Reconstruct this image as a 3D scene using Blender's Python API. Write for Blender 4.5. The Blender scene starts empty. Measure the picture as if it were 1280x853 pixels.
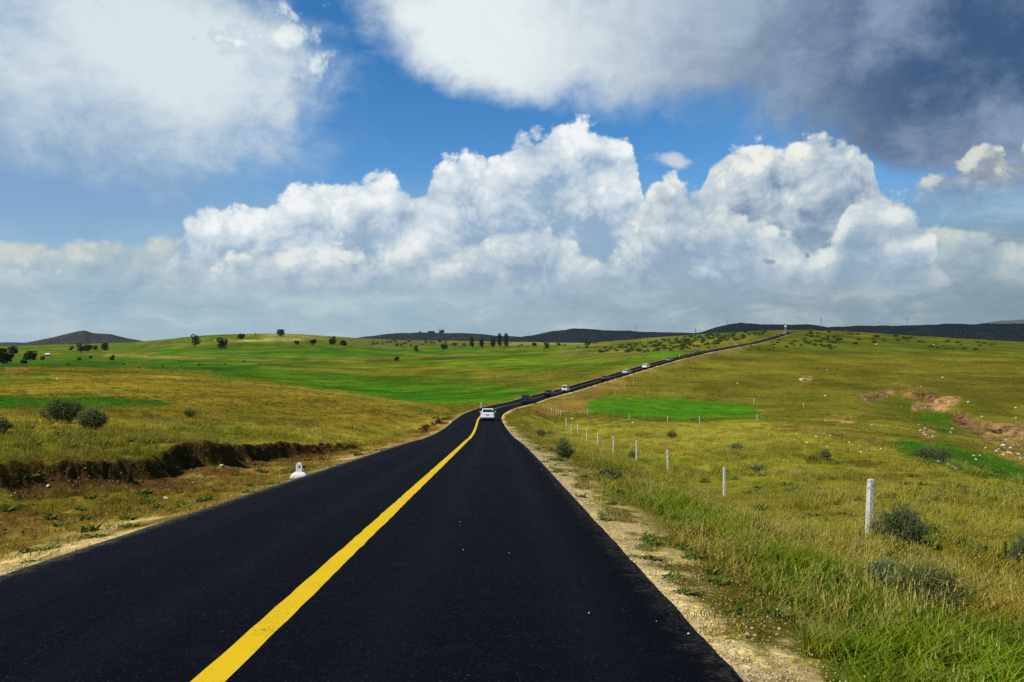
import bpy, bmesh, math, random
import numpy as np
from mathutils import Vector, Matrix

scene = bpy.context.scene
COL = scene.collection
R = math.radians
F = 995.0            # focal length in pixels of the 1280 px wide photograph (28 mm on full frame)
CAM_H = 1.86
rng = np.random.default_rng(7)
random.seed(7)

# ------------------------------------------------------------------ camera
cam_d = bpy.data.cameras.new('camera')
cam_d.sensor_width = 36.0
cam_d.lens = 36.0 * F / 1280.0
cam_d.clip_start = 0.05
cam_d.clip_end = 30000.0
cam = bpy.data.objects.new('camera', cam_d)
COL.objects.link(cam)
cam.location = (0, 0, CAM_H)
cam.rotation_euler = (R(90), 0, 0)
scene.camera = cam

vs = scene.view_settings
vs.view_transform = 'Standard'
vs.look = 'None'
vs.gamma = 1.0
vs.exposure = 0.0
vs.use_curve_mapping = False
scene.cycles.use_denoising = False
scene.cycles.max_bounces = 6
scene.cycles.diffuse_bounces = 2
scene.cycles.glossy_bounces = 2
scene.cycles.transparent_max_bounces = 6
scene.cycles.transmission_bounces = 3
scene.cycles.volume_bounces = 0
scene.cycles.caustics_reflective = False
scene.cycles.caustics_refractive = False

# ------------------------------------------------------------------ node helpers
class S:
    """A shader socket with arithmetic."""
    nt = None
    def __init__(self, sock): self.s = sock
    @staticmethod
    def _m(op, *a, clamp=False):
        n = S.nt.nodes.new('ShaderNodeMath'); n.operation = op; n.use_clamp = clamp
        for i, v in enumerate(a):
            if isinstance(v, S): S.nt.links.new(v.s, n.inputs[i])
            else: n.inputs[i].default_value = float(v)
        return S(n.outputs[0])
    def __add__(a, b): return S._m('ADD', a, b)
    __radd__ = __add__
    def __sub__(a, b): return S._m('SUBTRACT', a, b)
    def __rsub__(a, b): return S._m('SUBTRACT', b, a)
    def __mul__(a, b): return S._m('MULTIPLY', a, b)
    __rmul__ = __mul__
    def __truediv__(a, b): return S._m('DIVIDE', a, b)
    def __pow__(a, b): return S._m('POWER', a, b)
    def __neg__(a): return S._m('MULTIPLY', a, -1)
    def clamp(a): return S._m('ADD', a, 0.0, clamp=True)
    def max(a, b): return S._m('MAXIMUM', a, b)
    def min(a, b): return S._m('MINIMUM', a, b)
    def abs(a): return S._m('ABSOLUTE', a)
    def exp(a): return S._m('EXPONENT', a)

def sstep(lo, hi, x):
    n = S.nt.nodes.new('ShaderNodeMapRange'); n.interpolation_type = 'SMOOTHSTEP'
    S.nt.links.new(x.s, n.inputs['Value'])
    for k, v in (('From Min', lo), ('From Max', hi)):
        if isinstance(v, S): S.nt.links.new(v.s, n.inputs[k])
        else: n.inputs[k].default_value = v
    return S(n.outputs['Result'])

def combine(x, y, z=0.0):
    n = S.nt.nodes.new('ShaderNodeCombineXYZ')
    for i, v in enumerate((x, y, z)):
        if isinstance(v, S): S.nt.links.new(v.s, n.inputs[i])
        else: n.inputs[i].default_value = float(v)
    return S(n.outputs[0])

def noise(vec, scale, detail=4.0, rough=0.55, dist=0.0, dims='3D', lac=2.0):
    n = S.nt.nodes.new('ShaderNodeTexNoise'); n.noise_dimensions = dims
    S.nt.links.new(vec.s, n.inputs['Vector'])
    n.inputs['Scale'].default_value = scale; n.inputs['Detail'].default_value = detail
    n.inputs['Roughness'].default_value = rough; n.inputs['Distortion'].default_value = dist
    n.inputs['Lacunarity'].default_value = lac
    return S(n.outputs['Fac' if 'Fac' in n.outputs else 0])

def voro(vec, scale, detail=0.0, rough=0.5, feature='F1', smooth=0.5, dims='2D', lac=2.0, out='Distance'):
    n = S.nt.nodes.new('ShaderNodeTexVoronoi'); n.voronoi_dimensions = dims; n.feature = feature
    S.nt.links.new(vec.s, n.inputs['Vector'])
    n.inputs['Scale'].default_value = scale; n.inputs['Detail'].default_value = detail
    n.inputs['Roughness'].default_value = rough; n.inputs['Lacunarity'].default_value = lac
    if feature == 'SMOOTH_F1': n.inputs['Smoothness'].default_value = smooth
    return S(n.outputs[out])

def mixc(fac, a, b, mode='MIX'):
    n = S.nt.nodes.new('ShaderNodeMix'); n.data_type = 'RGBA'; n.blend_type = mode
    for i, v in ((0, fac), (6, a), (7, b)):
        if isinstance(v, S): S.nt.links.new(v.s, n.inputs[i])
        elif i == 0: n.inputs[0].default_value = float(v)
        else: n.inputs[i].default_value = (*v[:3], 1.0)
    return S(n.outputs[2])

def curve(x, pts):
    """Float curve through pts, both axes 0..1."""
    n = S.nt.nodes.new('ShaderNodeFloatCurve')
    c = n.mapping.curves[0]
    n.mapping.use_clip = False
    while len(c.points) < len(pts): c.points.new(0.5, 0.5)
    for p, (a, b) in zip(c.points, pts): p.location = (a, b); p.handle_type = 'AUTO'
    n.mapping.update()
    S.nt.links.new(x.s, n.inputs['Value'])
    return S(n.outputs[0])

def lin(r, g, b):
    """8 bit sRGB to linear."""
    return tuple(((c / 255) / 12.92 if c / 255 <= 0.04045 else ((c / 255 + 0.055) / 1.055) ** 2.4) for c in (r, g, b))
# ------------------------------------------------------------------ daylight
SUN_AZ = R(116)      # to the left of the view direction (+Y), a little behind
SUN_EL = R(47)
sun_dir = Vector((-math.sin(SUN_AZ) * math.cos(SUN_EL), math.cos(SUN_AZ) * math.cos(SUN_EL), math.sin(SUN_EL)))
sun_d = bpy.data.lights.new('sun', 'SUN')
sun_d.energy = 4.95
sun_d.angle = R(0.5)
sun_d.color = (1.0, 0.95, 0.86)
sun = bpy.data.objects.new('sun', sun_d)
COL.objects.link(sun)
sun.location = (-60, 0, 80)
sun.rotation_euler = sun_dir.to_track_quat('Z', 'Y').to_euler()

world = bpy.data.worlds.new('World')
scene.world = world
world.use_nodes = True
wt = world.node_tree
wt.nodes.clear()
S.nt = wt
try:
    world.cycles.sampling_method = 'NONE'
except Exception:
    pass
tc = wt.nodes.new('ShaderNodeTexCoord')
sx = wt.nodes.new('ShaderNodeSeparateXYZ')
wt.links.new(tc.outputs['Generated'], sx.inputs[0])
dx, dy, dz = S(sx.outputs[0]), S(sx.outputs[1]), S(sx.outputs[2])
# direction -> azimuth (U) and elevation (V), in pixels of arc; horizon at V = 0
az = S._m('ARCTAN2', dx, dy.abs() + 1e-4)
hyp = S._m('SQRT', dx * dx + dy * dy + 1e-6)
U = az * F
V = dz / hyp * F

def uv(px, py):
    a = math.atan((px - 640) / F)
    return a * F, (426.5 - py) * math.cos(a)

def top_curve(u, pts):
    """Skyline of a cloud bank from photograph points; returns V of its top."""
    Q = [uv(*p) for p in pts]
    return curve((u + 700.0) / 1400.0, [((a + 700) / 1400, b / 500) for a, b in Q]) * 500.0

def blob(u, v, px, py, rx, ry, soft=1.0, ang=0.0):
    """1 in the middle of an ellipse, 0 on its rim and negative outside."""
    cu, cv = uv(px, py)
    if ang:
        c, s = math.cos(ang), math.sin(ang)
        a = (u - cu) * c + (v - cv) * s
        b = (v - cv) * c - (u - cu) * s
    else:
        a, b = u - cu, v - cv
    return 1.0 - S._m('SQRT', (a * a) / (rx * rx) + (b * b) / (ry * ry))

# --- noise fields shared by the layers
P = combine(U * 0.01, V * 0.01)
wU = (noise(P, 1.1, 3, 0.5, dims='2D') - 0.5)
wV = (noise(combine(U * 0.01 + 31.7, V * 0.01 + 11.3), 1.1, 3, 0.5, dims='2D') - 0.5)
Uw = U + wU * 46.0
Vw = V + wV * 34.0
soft = noise(combine(Uw * 0.01 + 5.2, Vw * 0.013 + 2.1), 0.9, 7, 0.6, dims='2D') - 0.5      # soft, wispy

fine = noise(combine(Uw * 0.05 + 3.3, Vw * 0.055), 0.9, 5, 0.62, dims='2D') - 0.5

# --- clear sky
skyn = wt.nodes.new('ShaderNodeTexSky')
skyn.sky_type = 'NISHITA'
skyn.sun_disc = False
skyn.sun_elevation = SUN_EL
skyn.sun_rotation = -SUN_AZ
skyn.altitude = 1300
skyn.air_density = 1.0
skyn.dust_density = 0.6
skyn.ozone_density = 2.0
hs = wt.nodes.new('ShaderNodeHueSaturation')
hs.inputs['Saturation'].default_value = 1.38
hs.inputs['Value'].default_value = 1.05
wt.links.new(skyn.outputs[0], hs.inputs['Color'])
SKY_K = 0.125
bg_sky = wt.nodes.new('ShaderNodeBackground')
bg_sky.inputs['Strength'].default_value = SKY_K
wt.links.new(hs.outputs[0], bg_sky.inputs['Color'])

# clouds: a running (colour, alpha) composite, laid over the clear sky
acc_c, acc_a = None, None
def over(color, alpha):
    global acc_c, acc_a
    if acc_c is None:
        acc_c, acc_a = color, alpha
        return
    # straight alpha 'over' for a chain in which the top layer replaces what is below it
    na = alpha + acc_a * (1.0 - alpha)
    acc_c = mixc((alpha / (na + 1e-4)).clamp(), acc_c, color)
    acc_a = na

# (1) pale air towards the horizon
hz = sstep(215.0, 85.0, V + wV * 30.0 - sstep(-250.0, -560.0, U) * -45.0)
right = sstep(-250.0, 600.0, U)
strk = noise(combine(Uw * 0.006 + 3.0, Vw * 0.020), 1.5, 6, 0.6, dims='2D') - 0.5
hcol = mixc(right, lin(160, 186, 198), lin(128, 150, 162))
hcol = mixc(sstep(-0.05, 0.28, strk) * 0.75, hcol, mixc(right, lin(192, 208, 212), lin(190, 198, 196)))
hcol = mixc(sstep(-0.02, -0.28, strk) * 0.7, hcol, mixc(right, lin(136, 164, 186), lin(112, 134, 152)))
over(hcol, (hz * 0.97).clamp())

# (2) the big soft cloud, upper left
m2 = blob(Uw, Vw, 90, 70, 330, 190).max(blob(Uw, Vw, 230, 40, 150, 110)).max(blob(Uw, Vw, 60, 190, 270, 130))
m2 = m2 * 1.3 + soft * 0.8
a2 = sstep(-0.05, 0.62, m2) * (0.62 + sstep(140.0, 260.0, V + U * -0.05) * 0.34)
lit2 = blob(U, V, 245, 60, 300, 170) * 0.85 + soft * 0.85 + fine * 0.25 + 0.16
c2 = mixc(sstep(0.0, 0.85, lit2), lin(132, 164, 198), lin(220, 231, 233))
over(c2, a2)
# puffs at its right end
vb_p = combine(Uw * 0.01, Vw * 0.011)
bil = voro(vb_p, 3.2, 3.0, 0.55, 'F1', 0.35)        # cauliflower field, 0 at lump centres
m2b = blob(Uw, Vw, 366, 46, 40, 62, ang=-0.5).max(blob(Uw, Vw, 390, 78, 36, 30)).max(blob(Uw, Vw, 300, 52, 60, 40)) + (0.42 - bil) * 0.9
a2b = sstep(-0.12, 0.42, m2b + soft * 0.3) * 0.92
over(mixc(sstep(0.1, 0.9, m2b + soft), lin(196, 212, 224), lin(240, 244, 243)), a2b)

# (3) cloud deck across the top, white at left, dark slate at right
m3 = blob(Uw, Vw, 640, 0, 215, 122).max(blob(Uw, Vw, 645, 66, 150, 70)).max(blob(Uw, Vw, 900, 20, 330, 130))
m3 = m3.max(blob(Uw, Vw, 1230, 40, 300, 165)).max(blob(Uw, Vw, 1210, 150, 190, 72))
m3 = m3 * 1.5 + soft * 0.85
a3 = sstep(-0.08, 0.62, m3) * 0.97
dark3 = sstep(-40.0, 470.0, U + soft * 240.0 + (V - 330.0) * 0.25)
c3a = mixc(sstep(-0.4, 0.62, soft * 1.15 + fine * 0.3 + blob(U, V, 600, 40, 260, 150) * 0.7), lin(172, 190, 208), lin(234, 242, 242))
c3b = mixc(sstep(-0.66, 0.46, soft * 1.35 + fine * 0.25 - (blob(U, V, 1220, 90, 330, 160)) * 0.55), lin(62, 88, 126), lin(158, 178, 198))
over(mixc(dark3, c3a, c3b), a3)

# (4) the cumulus bank
bil2 = 0.36 - voro(combine(Uw * 0.01 + 4.4, Vw * 0.0115 + 8.1), 6.5, 2.0, 0.55, 'F1', lac=2.1)

def cumulus(pts, base_py, seed, amp, lump, c_sh, c_mid, c_lit, fade, shade_len=26.0, alpha_max=1.0):
    """A row of heaped clouds: skyline pts, flat base, lumps lit from the upper left."""
    off = seed * 7.31
    top_u = U + wU * 20.0
    top = top_curve(top_u, pts)
    def dens(du, dv, det):
        vec = combine((U + wU * 30.0 + du) * 0.01 + off, (V + wV * 24.0 + dv) * 0.0118 + off * 0.37)
        b = voro(vec, lump, det, 0.5, 'F1', 0.45, lac=2.2)
        return 0.46 - b
    b0 = dens(0, 0, 3.0)
    def dsm(du, dv):
        vec = combine((U + wU * 30.0 + du) * 0.01 + off, (V + wV * 24.0 + dv) * 0.0118 + off * 0.37)
        return 0.46 - voro(vec, lump, 1.0, 0.45, 'SMOOTH_F1', 0.8, lac=2.2)
    s0 = dsm(0, 0)
    s1 = dsm(-shade_len * 0.8, shade_len * 0.8)
    depth = top - V + b0 * amp                               # pixels below the billowed skyline
    depth1 = (top - V - shade_len) + s1 * amp * 1.3          # the same a step towards the sun
    a = sstep(-3.0, 9.0, depth + soft * 12.0 + fine * 8.0)
    self_sh = sstep(-shade_len, shade_len * 3.0, depth1)     # how much cloud lies towards the sun
    lit = (1.0 - self_sh) * 0.36 + (s0 - s1) * 0.62 + b0 * 0.46 + bil2 * 0.36 + 0.54 + soft * 0.7 + fine * 0.36 - sstep(20.0, fade, depth) * 0.45
    col = mixc(sstep(-0.40, 0.62, lit), c_sh, c_mid)
    col = mixc(sstep(0.42, 1.02, lit), col, c_lit)
    fog = sstep(base_py + 40.0, base_py - 25.0, V + soft * 50.0)  # the base melts into the pale air
    return col, a * (1.0 - fog) * alpha_max

# hazy low bank behind
colD, aD = cumulus([(-60, 300), (0, 292), (80, 296), (150, 290), (260, 300), (420, 300), (560, 300), (700, 310), (820, 318),
                    (860, 300), (960, 300), (1040, 300), (1100, 286), (1180, 276), (1280, 282), (1340, 290)],
                   60, 3.0, 26.0, 1.7, lin(142, 166, 184), lin(178, 194, 200), lin(208, 214, 206), 110.0, 16.0, 0.92)
over(colD, aD)
# right far heap behind the slate cloud
colE, aE = cumulus([(1060, 330), (1120, 300), (1145, 222), (1180, 208), (1215, 182), (1240, 165), (1262, 185), (1290, 160), (1340, 150), (1400, 200)],
                   150, 5.0, 34.0, 1.9, lin(98, 118, 144), lin(150, 164, 176), lin(214, 216, 206), 110.0, 20.0)
over(colE, aE)
colC, aC = cumulus([(-60, 330), (60, 330), (150, 312), (205, 300), (228, 256), (270, 246), (335, 244), (372, 214), (440, 202), (480, 206),
                    (512, 224), (545, 196), (590, 178), (626, 184), (650, 158), (680, 140), (702, 132), (740, 148), (775, 165), (800, 196),
                    (812, 250), (850, 262), (880, 300), (960, 320), (1020, 340), (1340, 360)],
                   84, 1.0, 40.0, 1.55, lin(146, 174, 200), lin(210, 222, 229), lin(243, 246, 246), 170.0, 30.0)
over(colC, aC)
colB, aB = cumulus([(640, 420), (720, 340), (775, 285), (808, 238), (826, 216), (870, 222), (884, 186), (905, 172), (935, 170), (985, 172), (1040, 158), (1080, 168),
                    (1098, 190), (1103, 222), (1128, 238), (1152, 262), (1166, 300), (1200, 420)],
                   100, 2.0, 36.0, 1.7, lin(124, 150, 178), lin(196, 209, 216), lin(238, 240, 232), 120.0, 24.0)
over(colB, aB)
colF, aF = cumulus([(-60, 380), (180, 350), (260, 322), (330, 306), (400, 296), (470, 306), (540, 296), (600, 284), (636, 270), (662, 264), (690, 276), (716, 300), (770, 316), (796, 290),
                    (810, 246), (832, 230), (880, 226), (912, 242), (940, 262), (990, 288), (1036, 296), (1056, 262), (1074, 228), (1096, 230), (1116, 250), (1152, 268), (1176, 320), (1240, 400)],
                   62, 9.0, 30.0, 1.9, lin(144, 170, 194), lin(198, 211, 218), lin(234, 238, 233), 90.0, 18.0, 0.85)
over(colF, aF)
m8 = blob(Uw, Vw, 836, 199, 40, 17) + (0.42 - bil) * 0.5 + soft * 0.4
over(mixc(sstep(0.1, 0.9, m8), lin(166, 186, 206), lin(206, 218, 226)), sstep(0.0, 0.5, m8) * 0.85)
# a few scraps
m6 = (blob(Uw, Vw, 957, 333, 17, 8).max(blob(Uw, Vw, 1006, 318, 9, 9))) + (0.42 - bil) * 0.5
over(mixc(0.5, lin(116, 136, 152), lin(116, 136, 152)), sstep(0.1, 0.5, m6) * 0.7)
m7 = blob(Uw, Vw, 311, 189, 12, 6) + (0.42 - bil) * 0.6
over(mixc(0.5, lin(190, 210, 230), lin(190, 210, 230)), sstep(0.1, 0.6, m7) * 0.7)

bg_cl = wt.nodes.new('ShaderNodeBackground')
bg_cl.inputs['Strength'].default_value = 1.0
wt.links.new(acc_c.s, bg_cl.inputs['Color'])
mx = wt.nodes.new('ShaderNodeMixShader')
wt.links.new(acc_a.clamp().s, mx.inputs[0])
wt.links.new(bg_sky.outputs[0], mx.inputs[1])
wt.links.new(bg_cl.outputs[0], mx.inputs[2])
wo = wt.nodes.new('ShaderNodeOutputWorld')
wt.links.new(mx.outputs[0], wo.inputs['Surface'])
# ------------------------------------------------------------------ value noise for shapes
def _hash(ix, iy, seed):
    n = (ix.astype(np.int64) * 374761393 + iy.astype(np.int64) * 668265263 + seed * 1442695041) & 0x7fffffff
    n = ((n ^ (n >> 13)) * 1274126177) & 0x7fffffff
    return ((n ^ (n >> 16)) & 0xffff) / 65535.0

def vnoise(x, y, seed=0):
    x0 = np.floor(x); y0 = np.floor(y)
    fx = x - x0; fy = y - y0
    fx = fx * fx * (3 - 2 * fx); fy = fy * fy * (3 - 2 * fy)
    a = _hash(x0, y0, seed); b = _hash(x0 + 1, y0, seed); c = _hash(x0, y0 + 1, seed); d = _hash(x0 + 1, y0 + 1, seed)
    return (a * (1 - fx) + b * fx) * (1 - fy) + (c * (1 - fx) + d * fx) * fy - 0.5

def fbm(x, y, oct=4, seed=0, gain=0.5):
    s = 0.0; a = 1.0
    for i in range(oct):
        s = s + a * vnoise(x * 2 ** i + 13.7 * i, y * 2 ** i - 7.1 * i, seed + i * 17)
        a *= gain
    return s

def ss(lo, hi, x):
    t = np.clip((x - lo) / (hi - lo), 0, 1)
    return t * t * (3 - 2 * t)

# ------------------------------------------------------------------ the road: (forward Y, centre X, height below the eye)
ROAD_ST = np.array([
    (-60, -0.75, 3.2), (-30, -1.36, 0.83), (0, -1.96, -1.86), (12, -2.20, -2.95), (25, -2.46, -4.13), (50, -2.99, -6.42), (70, -3.45, -8.22),
    (88, -3.95, -9.42), (105, -4.40, -10.28), (120, -4.25, -10.95), (140, -2.45, -11.75), (165, 1.9, -12.75), (190, 6.6, -13.3),
    (215, 14.6, -13.3), (240, 25.6, -12.1), (270, 41.0, -10.05), (300, 56.6, -7.95), (340, 77.5, -5.75), (400, 108.6, -3.35), (470, 145.0, -0.7),
    (550, 186.6, 4.1), (585, 205.0, 6.2), (610, 221.0, 6.4), (640, 243.0, 4.0), (700, 290.0, -6.0), (800, 370.0, -14.0)])

def _pchip(x, xs, ys):
    h = np.diff(xs); d = np.diff(ys) / h
    m = np.zeros_like(ys)
    m[0], m[-1] = d[0], d[-1]
    # smooth (Catmull-Rom like) slopes: the stations are already smooth
    m[1:-1] = (d[:-1] * h[1:] + d[1:] * h[:-1]) / (h[:-1] + h[1:])
    i = np.clip(np.searchsorted(xs, x) - 1, 0, len(h) - 1)
    t = (x - xs[i]) / h[i]
    return ((2 * t**3 - 3 * t**2 + 1) * ys[i] + (t**3 - 2 * t**2 + t) * h[i] * m[i]
            + (-2 * t**3 + 3 * t**2) * ys[i + 1] + (t**3 - t**2) * h[i] * m[i + 1])

_yy = np.concatenate([np.arange(-60, 0, 1.0), np.arange(0, 60, 0.25), np.arange(60, 250, 0.5), np.arange(250, 800.1, 1.0)])
RX = _pchip(_yy, ROAD_ST[:, 0], ROAD_ST[:, 1])
RZ = _pchip(_yy, ROAD_ST[:, 0], ROAD_ST[:, 2]) + CAM_H
# light smoothing so that joints between stations do not kink
def _smooth(a, n):
    k = np.ones(2 * n + 1) / (2 * n + 1)
    return np.convolve(np.pad(a, n, mode='reflect', reflect_type='odd'), k, 'valid')
RX, RZ = _smooth(RX, 10), _smooth(RZ, 10)
RY = _yy
_tx = np.gradient(RX); _ty = np.gradient(RY); _tl = np.hypot(_tx, _ty)
TX, TY = _tx / _tl, _ty / _tl
RS = np.concatenate([[0], np.cumsum(np.hypot(np.diff(RX), np.diff(RY)))]) # station along the road
HW_L, HW_R = 3.76, 3.67
def hwf(yq): return np.interp(yq, [45, 110], [1.0, 0.80])      # the asphalt narrows towards the bend

def road_coords(x, y):
    """Station index, signed lateral distance (right positive) to the road's centre line."""
    x = np.asarray(x, float); y = np.asarray(y, float)
    yq = np.clip(y, RY[0], RY[-1])
    for _ in range(4):
        cx = np.interp(yq, RY, RX); tx = np.interp(yq, RY, TX); ty = np.interp(yq, RY, TY)
        al = (x - cx) * tx + (y - yq) * ty
        yq = np.clip(yq + al * ty * 0.85, RY[0], RY[-1])
    cx = np.interp(yq, RY, RX); tx = np.interp(yq, RY, TX); ty = np.interp(yq, RY, TY)
    lat = (x - cx) * ty - (y - yq) * tx
    along = (x - cx) * tx + (y - yq) * ty
    d = np.sign(lat) * np.hypot(lat, along * (np.abs(along) > 3.0))
    d = d + np.sign(d) * HW_R * (1 - hwf(yq))               # measured so that the asphalt edge is always at HW
    return yq, d

# ------------------------------------------------------------------ terrain control points (photo x, photo y, forward distance)
CP = [
 # left foreground field (top of the eroded bank) and the fields behind it
 (-260, 610, 18), (-260, 545, 40), (-260, 505, 90), (-260, 468, 220), (-260, 450, 500), (-260, 440, 1300),
 (0, 588, 20), (0, 562, 27), (0, 532, 45), (0, 512, 72), (0, 499, 105), (0, 463, 230), (0, 449, 520), (0, 434, 1300),
 (100, 567, 28), (160, 558, 28), (160, 540, 40), (160, 512, 76), (160, 499, 106), (160, 470, 220), (160, 456, 420), (160, 440, 850), (160, 429, 1300),
 (240, 557, 33), (240, 520, 72), (240, 476, 190), (240, 466, 300), (240, 448, 560), (240, 421.5, 1150),
 (320, 566, 38), (320, 540, 58), (320, 520, 84), (320, 484, 172), (320, 477, 265), (320, 455, 480), (320, 436, 800), (320, 420, 1100),
 (400, 556, 48), (400, 530, 75), (400, 494, 152), (400, 486, 245), (400, 460, 470), (400, 437, 800), (400, 421, 1150),
 (480, 541, 66), (480, 520, 95), (480, 503, 138), (480, 497, 215), (480, 480, 310), (480, 460, 480), (480, 440, 820), (480, 426, 1300),
 (540, 522, 98), (555, 513, 122), (560, 507, 165), (560, 497, 215), (560, 480, 305), (560, 460, 480), (560, 440, 850), (560, 427, 1400),
 (600, 504, 165), (600, 497, 205), (640, 494, 205), (640, 480, 280), (640, 460, 440), (640, 440, 800), (640, 427.5, 1400),
 (690, 483, 240), (720, 471, 290), (720, 455, 430), (720, 440, 700), (720, 430, 1250),
 (760, 465, 290), (800, 452, 335), (800, 440, 480), (800, 430, 740), (800, 423.5, 950),
 (850, 441, 380), (880, 433, 450), (880, 424, 600), (880, 418, 760), (940, 421, 520), (950, 414.5, 680),
 # right of the road
 (1280, 853, 7.3), (1280, 760, 11.3), (1280, 690, 17), (1280, 645, 25), (1280, 612, 40), (1280, 603, 60), (1280, 582, 82), (1280, 548, 112),
 (1280, 515, 150), (1280, 486, 190), (1280, 460, 280), (1280, 430, 520), (1280, 433, 900),
 (1600, 760, 11), (1600, 640, 30), (1600, 580, 80), (1600, 500, 170), (1600, 465, 280), (1600, 440, 520),
 (1087, 668, 19), (1120, 620, 32), (1120, 585, 48), (1120, 562, 68), (1120, 549, 88), (1120, 535, 112), (1120, 508, 158), (1120, 486, 195), (1120, 460, 285),
 (1120, 440, 400), (1120, 418.5, 610), (1120, 430, 1000),
 (1200, 590, 44), (1200, 575, 68), (1200, 560, 88), (1200, 525, 135), (1200, 490, 185), (1200, 460, 285), (1200, 424, 560),
 (1030, 600, 41), (1030, 560, 66), (1030, 541, 92), (1030, 525, 120), (1030, 500, 170), (1030, 470, 255), (1030, 440, 395), (1010, 413.5, 620), (1030, 428, 1000),
 (905, 620, 37), (835, 590, 48), (796, 575, 56), (767, 567, 65), (747, 558, 78), (733, 552, 90), (722, 543, 104), (707, 533, 125),
 (960, 600, 41), (960, 560, 68), (960, 532, 108), (960, 514, 145), (960, 490, 205), (960, 460, 295), (960, 438, 400), (968, 423, 510),
 (850, 563, 74), (850, 538, 108), (850, 524, 136), (850, 503, 178), (850, 480, 240), (850, 459, 292),
 (760, 533, 116), (760, 515, 148), (760, 500, 182), (760, 487, 222), (905, 450, 330),
 (700, 517, 148), (700, 504, 176), (680, 520, 140), (665, 530, 112),
]
ca, cv, cq = [], [], []
def zbase(y):
    return np.where(y > 0, -CAM_H - 0.091 * y, -CAM_H + 5.0 * np.tanh(-0.091 * y / 5.0))
for px, py, Y in CP:
    X = (px - 640) / F * Y
    z = (426.5 - py) / F * Y
    r = math.hypot(X, Y)
    ca.append(math.atan2(X, Y)); cv.append(math.log(r)); cq.append((z - float(zbase(np.array(Y)))) / r)
# the near road plane, so that the field of view starts on it
for a in (-0.9, -0.6, -0.35, -0.1, 0.1, 0.3):
    for r in (3.0, 6.0):
        ca.append(a); cv.append(math.log(r)); cq.append(0.0 if a < 0.2 else -0.03)
for a in (-0.55, -0.4, -0.25, -0.1, 0.05, 0.2, 0.35, 0.5):     # the far plain, under the sight lines over the crests
    for r, z in ((3000, -16.0), (6500, -30.0)):
        Y = r * math.cos(a)
        ca.append(a); cv.append(math.log(r)); cq.append((z - float(zbase(np.array(Y)))) / r)
ca, cv, cq = map(np.array, (ca, cv, cq))
AK = 3.4                                                       # azimuth counts this much against log distance
def _k(d2): return 0.5 * d2 * np.log(d2 + 1e-12)
_A = np.stack([ca * AK, cv], 1)
_d2 = ((_A[:, None] - _A[None]) ** 2).sum(-1)
_n = len(ca)
_K = _k(_d2) + np.eye(_n) * 0.0025
_Pm = np.concatenate([np.ones((_n, 1)), _A], 1)
_M = np.block([[_K, _Pm], [_Pm.T, np.zeros((3, 3))]])
_sol = np.linalg.solve(_M, np.concatenate([cq, np.zeros(3)]))
_w, _c = _sol[:_n], _sol[_n:]

def tps(a, v):
    out = np.empty(a.shape)
    for s in range(0, a.size, 20000):
        aa = a[s:s + 20000] * AK; vv = v[s:s + 20000]
        d2 = (aa[:, None] - _A[None, :, 0]) ** 2 + (vv[:, None] - _A[None, :, 1]) ** 2
        out[s:s + 20000] = _k(d2) @ _w + _c[0] + _c[1] * aa + _c[2] * vv
    return out

# eroded bank left of the road: forward Y, lateral distance, height
BANK = np.array([(-5, 11.0, 0.3), (8, 10.8, 0.85), (15, 10.6, 1.1), (20, 10.4, 1.15), (26, 10.2, 1.0), (32, 9.6, 0.95), (38, 9.1, 0.75), (45, 8.4, 0.42), (52, 7.7, 0.28), (60, 7.2, 0.14),
                 (72, 6.7, 0.12), (85, 6.0, 0.35), (98, 5.6, 0.65), (108, 5.5, 0.5), (118, 5.6, 0.1), (130, 6.0, 0.0)])
def bank_line(yq):
    d = np.interp(yq, BANK[:, 0], BANK[:, 1]); h = np.interp(yq, BANK[:, 0], BANK[:, 2])
    d = d + fbm(yq * 0.20, yq * 0 + 3.3, 5, 5, 0.6) * 2.6
    h = h * (0.95 + 0.75 * fbm(yq * 0.16, yq * 0 + 9.1, 4, 8))
    return d, np.maximum(h, 0.0)

GULLY = None     # filled below, world polylines
SCARS = []

def seg_dist(x, y, poly):
    """Distance to a polyline, side (left of its direction positive) and parameter 0..1."""
    best = np.full(x.shape, 1e9); side = np.zeros(x.shape); tt = np.zeros(x.shape)
    n = len(poly) - 1
    for i in range(n):
        ax, ay = poly[i][:2]; bx, by = poly[i + 1][:2]
        ux, uy = bx - ax, by - ay; L2 = ux * ux + uy * uy
        t = np.clip(((x - ax) * ux + (y - ay) * uy) / L2, 0, 1)
        qx, qy = x - ax - t * ux, y - ay - t * uy
        d = np.hypot(qx, qy)
        m = d < best
        best = np.where(m, d, best)
        side = np.where(m, np.sign(ux * qy - uy * qx), side)
        tt = np.where(m, (i + t) / n, tt)
    return best, side, tt

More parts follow.
